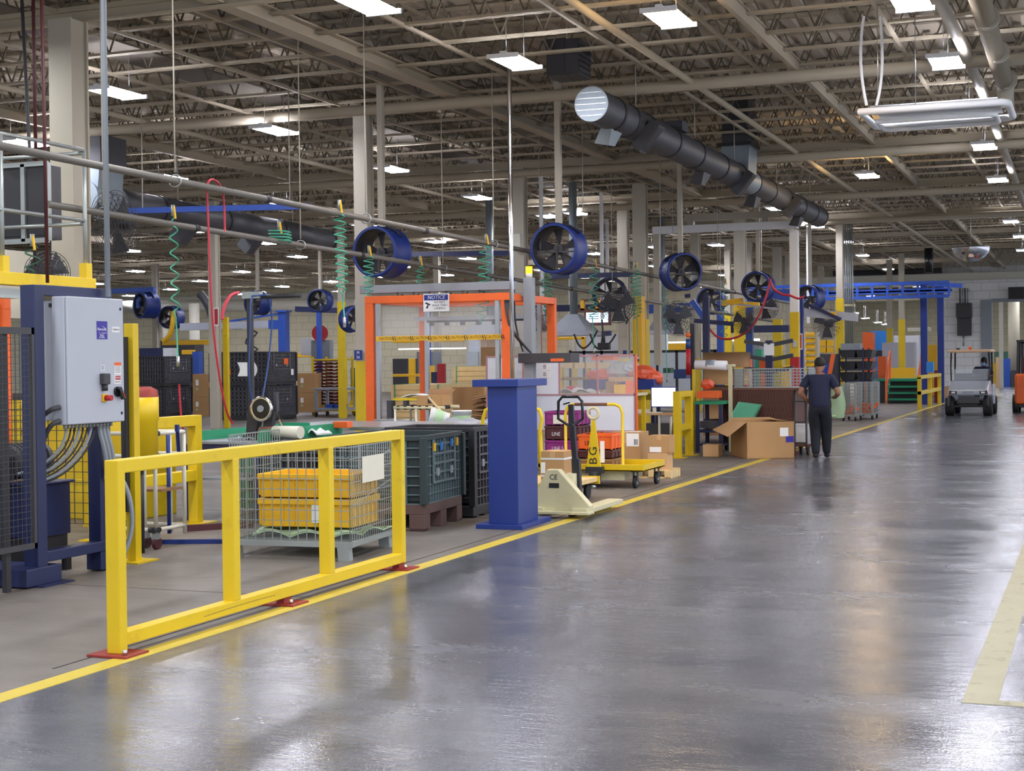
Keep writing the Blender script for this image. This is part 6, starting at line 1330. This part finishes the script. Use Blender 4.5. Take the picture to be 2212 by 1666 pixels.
def person(label,loc,rot,J,skinm,shirt='shirt',trs='trouser',group=None,mask=False,hairm='hair'):
    t=thing('person',label,'person',loc,rot,group)
    hip=J['hip'];ch=J['chest'];nk=J['neck'];hd=J['head']; up=Vector((hd[0]-nk[0],hd[1]-nk[1],hd[2]-nk[2])).normalized(); f=Vector(J.get('look',(0,1,0)))
    H=Vector(hd)
    torso=[(*hip,(.165,.125)),(*V(hip,ch,.45),(.165,.125)),(*ch,(.185,.13)),(*V(ch,nk,.6),(.11,.09)),(*nk,.058),(*(H-up*.06),(.068,.078)),(*(H+up*.03),(.078,.094)),(*(H+up*.10),(.055,.07))]
    body=[torso]
    side=f.cross(Vector((0,0,1))).normalized()
    for s in (-1,1): body.append([(*(H+up*.03),.08),(*(H+up*.0+side*s*.085),.014),(*(H-up*.01+side*s*.097-f*.02),.010)])
    body.append([(*(H+up*.03),.08),(*(H+f*.092-up*.012),.012),(*(H+f*.112-up*.03),.011)])
    arms=[];legs=[]
    for s,a in ((-1,'L'),(1,'R')):
        sh,el,wr=J['sh'+a],J['el'+a],J['wr'+a]
        arms.append([(*V(ch,nk,.6),.10),(*sh,.066),(*V(sh,el,.5),.054),(*el,.044),(*V(el,wr,.35),.042),(*wr,.028)])
        body.append(arms[-1]); dd=[wr[i]-el[i] for i in range(3)]; body+=hand(wr,J.get('hd'+a,dd),s)
        hp,kn,an=J['hp'+a],J['kn'+a],J['an'+a]
        legs.append([(*hip,.14),(*hp,.098),(*V(hp,kn,.5),.082),(*kn,.062),(*V(kn,an,.35),.058),(*an,.040)])
        body.append(legs[-1])
    obj_b=skin('body',body,skinm,t)
    def grow(c,k,n=None): return [(x,y,z,(tuple(q+k for q in r) if isinstance(r,tuple) else r+k)) for x,y,z,r in (c[:n] if n else c)]
    skin('shirt',[[(hip[0],hip[1]-.01,hip[2]-.10,(.17,.13)),(*hip,(.185,.14))]+grow(torso,.03,4)[1:]]+[grow(a,.020,3)+[(*V(a[2][:3],a[3][:3],.5),.064)] for a in arms],shirt,t)
    skin('trousers',[[(*hip,(.175,.135)),(*V(hip,ch,.35),(.165,.125))]]+[grow(l,.034,5)+[(*V(l[4][:3],l[5][:3],.85),.070),(l[5][0],l[5][1],l[5][2]-.03,.062)] for l in legs],trs,t)
    for a in 'LR':
        an,to=J['an'+a],J['to'+a]; skin('shoe',[[(an[0],an[1]-.03,an[2]-.04,.042),(an[0],an[1],an[2]-.035,.05),(*V(an,to,.55),.045),(*to,.034)]],'shoe',t)
    hb=MB()
    c=H+up*.055-f*.012; hb.ball(c,.092,.108,.098,14,9)
    obj('hair',hb,hairm,t)
    e=MB()
    for s in (-1,1): e.ball(H+f*.083+side*s*.032+up*.015,.012,.012,.010,8,6)
    obj('eyes',e,'white',t)
    if mask: obj('face_mask',MB().ball(H+f*.05-up*.05,.066,.075,.055,12,8),'screenblue' if 0 else 'hosemask',t)
    else: obj('mouth',MB().ball(H+f*.088-up*.055,.024,.008,.006,8,5),'red_primer',t)
    return t
mat('hosemask','#7fa3d8',.7)
J=dict(hip=(0,0,.88),chest=(.0,.07,1.17),neck=(-.01,.15,1.38),head=(-.01,.20,1.495),look=(0,.97,-.24),
 shL=(-.185,.10,1.31),elL=(-.315,-.02,1.07),wrL=(-.17,.13,.90),hdL=(.3,.9,.0),
 shR=(.185,.10,1.31),elR=(.30,.0,1.06),wrR=(.22,.24,.98),hdR=(-.2,1,.1),
 hpL=(-.09,0,.82),knL=(-.075,.10,.47),anL=(-.06,-.06,.10),toL=(-.07,.13,.035),
 hpR=(.09,0,.82),knR=(.09,.16,.48),anR=(.09,.20,.095),toR=(.10,.39,.035))
person('person in dark navy shirt and trousers walking away along the yellow line, elbows bent',(-4.17,24.36,0),math.radians(4),J,'skin')
# ================= golf cart
t=thing('golf_cart','silver golf cart with a tan roof driving towards the camera','golf cart',(-3.30,43.2,0))
def whl(x,y,r,w): 
    c=obj('wheel',MB().lathe([(r*.55,-w/2),(r*.92,-w/2),(r,-w/2+.03),(r,w/2-.03),(r*.92,w/2),(r*.55,w/2),(r*.5,w/2-.04),(r*.5,-w/2+.04),(r*.55,-w/2)],(x,y,r),'x',24),'rubber',t); obj('hub',MB().cyl((x-w*.3,y,r),(x+w*.3,y,r),r*.52,14),'greysteel',c)
for x in (-.50,.50): whl(x,0,.255,.24); whl(x+.02,1.75,.255,.22)
cw=MB()._add([(-.56,-.22,.56),(.56,-.22,.56),(.58,.55,.56),(-.58,.55,.56),(-.50,-.25,.72),(.50,-.25,.72),(.55,.35,.95),(-.55,.35,.95),(-.55,.55,.97),(.55,.55,.97)],[(0,1,5,4),(4,5,6,7),(7,6,9,8),(1,2,9,6,5),(3,0,4,7,8),(2,3,8,9),(3,2,1,0)])
obj('cowl',cw,'silver',t,.04)
for s in (-1,1): 
    h=obj('headlight',MB()._add([(s*.30,-.262,.60),(s*.52,-.245,.60),(s*.50,-.262,.70),(s*.36,-.268,.68)],[(0,1,2,3) if s>0 else (3,2,1,0)]).box(s*.30,s*.50,-.26,-.23,.60,.68),'black',t); obj('lens',MB().box(s*.34,s*.44,-.266,-.26,.62,.665),'white',h); obj('indicator',MB().box(s*.47,s*.49,-.266,-.258,.62,.67),'red',h)
    obj('fender',MB().tube([(s*.5,-.27*math.cos(a)*1.15+.0,.255+.33*math.sin(a)) for a in [PI*i/8 for i in range(9)]],.04,6),'black',t)
    obj('front_strut',MB().tube([(s*.50,.40,.95),(s*.52,.52,1.3),(s*.50,.45,1.74)],.022,8),'black',t); obj('rear_strut',MB().tube([(s*.52,1.75,.7),(s*.50,1.7,1.74)],.022,8),'black',t)
obj('badge_panel',MB().box(-.14,.14,-.258,-.245,.63,.68),'greysteel',t); obj('bumper',MB().prism([(-.30,.34),(.30,.34),(.26,.54),(-.26,.54)],'y',-.22,-.1),'charcoal',t,.01); obj('axle',MB().beam((-.42,0,.26),(.42,0,.26),.06).beam((-.25,-.1,.30),(.25,-.1,.30),.06,.08),'black',t)
obj('chassis',MB().box(-.52,.52,.3,2.1,.28,.40),'black',t); obj('seat',MB().box(-.5,.5,1.15,1.6,.62,.76).box(-.5,.5,1.55,1.68,.76,1.15),'charcoal',t,.03); obj('seat_box',MB().box(-.5,.5,1.15,1.75,.40,.62),'silver',t,.02)
obj('rear_body',MB().box(-.56,.56,1.7,2.2,.45,.85),'silver',t,.03); obj('roof',MB().box(-.58,.58,.25,1.95,1.74,1.82),'tan',t,.03)
mat('screenclear','#dfe6ee',.05,alpha=.25); obj('windscreen',MB()._add([(-.52,.44,.97),(.52,.44,.97),(.52,.52,1.28),(-.52,.52,1.28),(-.52,.452,.97),(.52,.452,.97),(.52,.532,1.28),(-.52,.532,1.28)],[(0,1,2,3),(7,6,5,4),(0,4,5,1),(2,6,7,3)]),'screenclear',t)
obj('steering_wheel',MB().tube([(.26+.17*math.cos(a),.78+.08*math.sin(a),1.08+.14*math.sin(a)) for a in [2*PI*i/16 for i in range(16)]],.014,6,True),'black',t)
b=obj('roof_beacon',MB().cyl((.0,.5,1.82),(.0,.5,1.90),.05,12),'orange',t); obj('roof_light',MB().cyl((-.32,.5,1.82),(-.32,.5,1.87),.05,12),'black',t)
obj('lower_panel',MB().box(.56,.60,.9,1.7,.3,.55),'palegrey',t)
J2=dict(hip=(0,0,.86),chest=(0,-.02,1.14),neck=(-.02,.0,1.33),head=(-.03,.03,1.46),look=(.2,.97,-.1),
 shL=(-.19,-.0,1.28),elL=(-.27,.18,1.05),wrL=(-.14,.38,1.10),shR=(.19,.0,1.28),elR=(.26,.18,1.05),wrR=(.10,.38,1.10),
 hpL=(-.1,.05,.84),knL=(-.14,.46,.86),anL=(-.13,.55,.48),toL=(-.13,.72,.44),hpR=(.1,.05,.84),knR=(.14,.46,.86),anR=(.13,.55,.48),toR=(.13,.72,.44))
person('person with a pale blue face mask and dark shirt driving the golf cart',(-3.02,44.58,0),PI,J2,'skindark',mask=True)
# ================= forklift at the right edge
t=thing('forklift','orange forklift with black guard, half cut off by the right edge','forklift',(-1.75,45.5,0))
obj('body',MB().box(-.42,.42,0,1.5,.30,1.05),'orange',t,.04); obj('counterweight',MB().box(-.45,.45,-.25,.1,.25,1.12),'orange',t,.06); obj('skirt',MB().box(-.44,.44,-.1,1.6,.16,.42),'charcoal',t,.02)
for x in (-.44,.44):
    obj('guard_post',MB().beam((x*.9,.1,1.05),(x*.85,.3,2.05),.06).beam((x*.9,1.4,1.05),(x*.85,1.2,2.05),.06),'black',t)
    for y in (.05,1.45): obj('wheel',MB().cyl((x-.08,y,.26),(x+.08,y,.26),.26,20),'rubber',t)
obj('overhead_guard',MB().box(-.42,.42,.25,1.25,2.03,2.09),'black',t); obj('seat',MB().box(-.25,.25,.3,.8,1.05,1.2).box(-.25,.25,.3,.42,1.2,1.6),'maroon',t,.03)
obj('mast',MB().box(-.36,-.28,1.6,1.7,.1,2.1).box(.28,.36,1.6,1.7,.1,2.1).box(-.36,.36,1.6,1.7,2.0,2.1),'black',t)
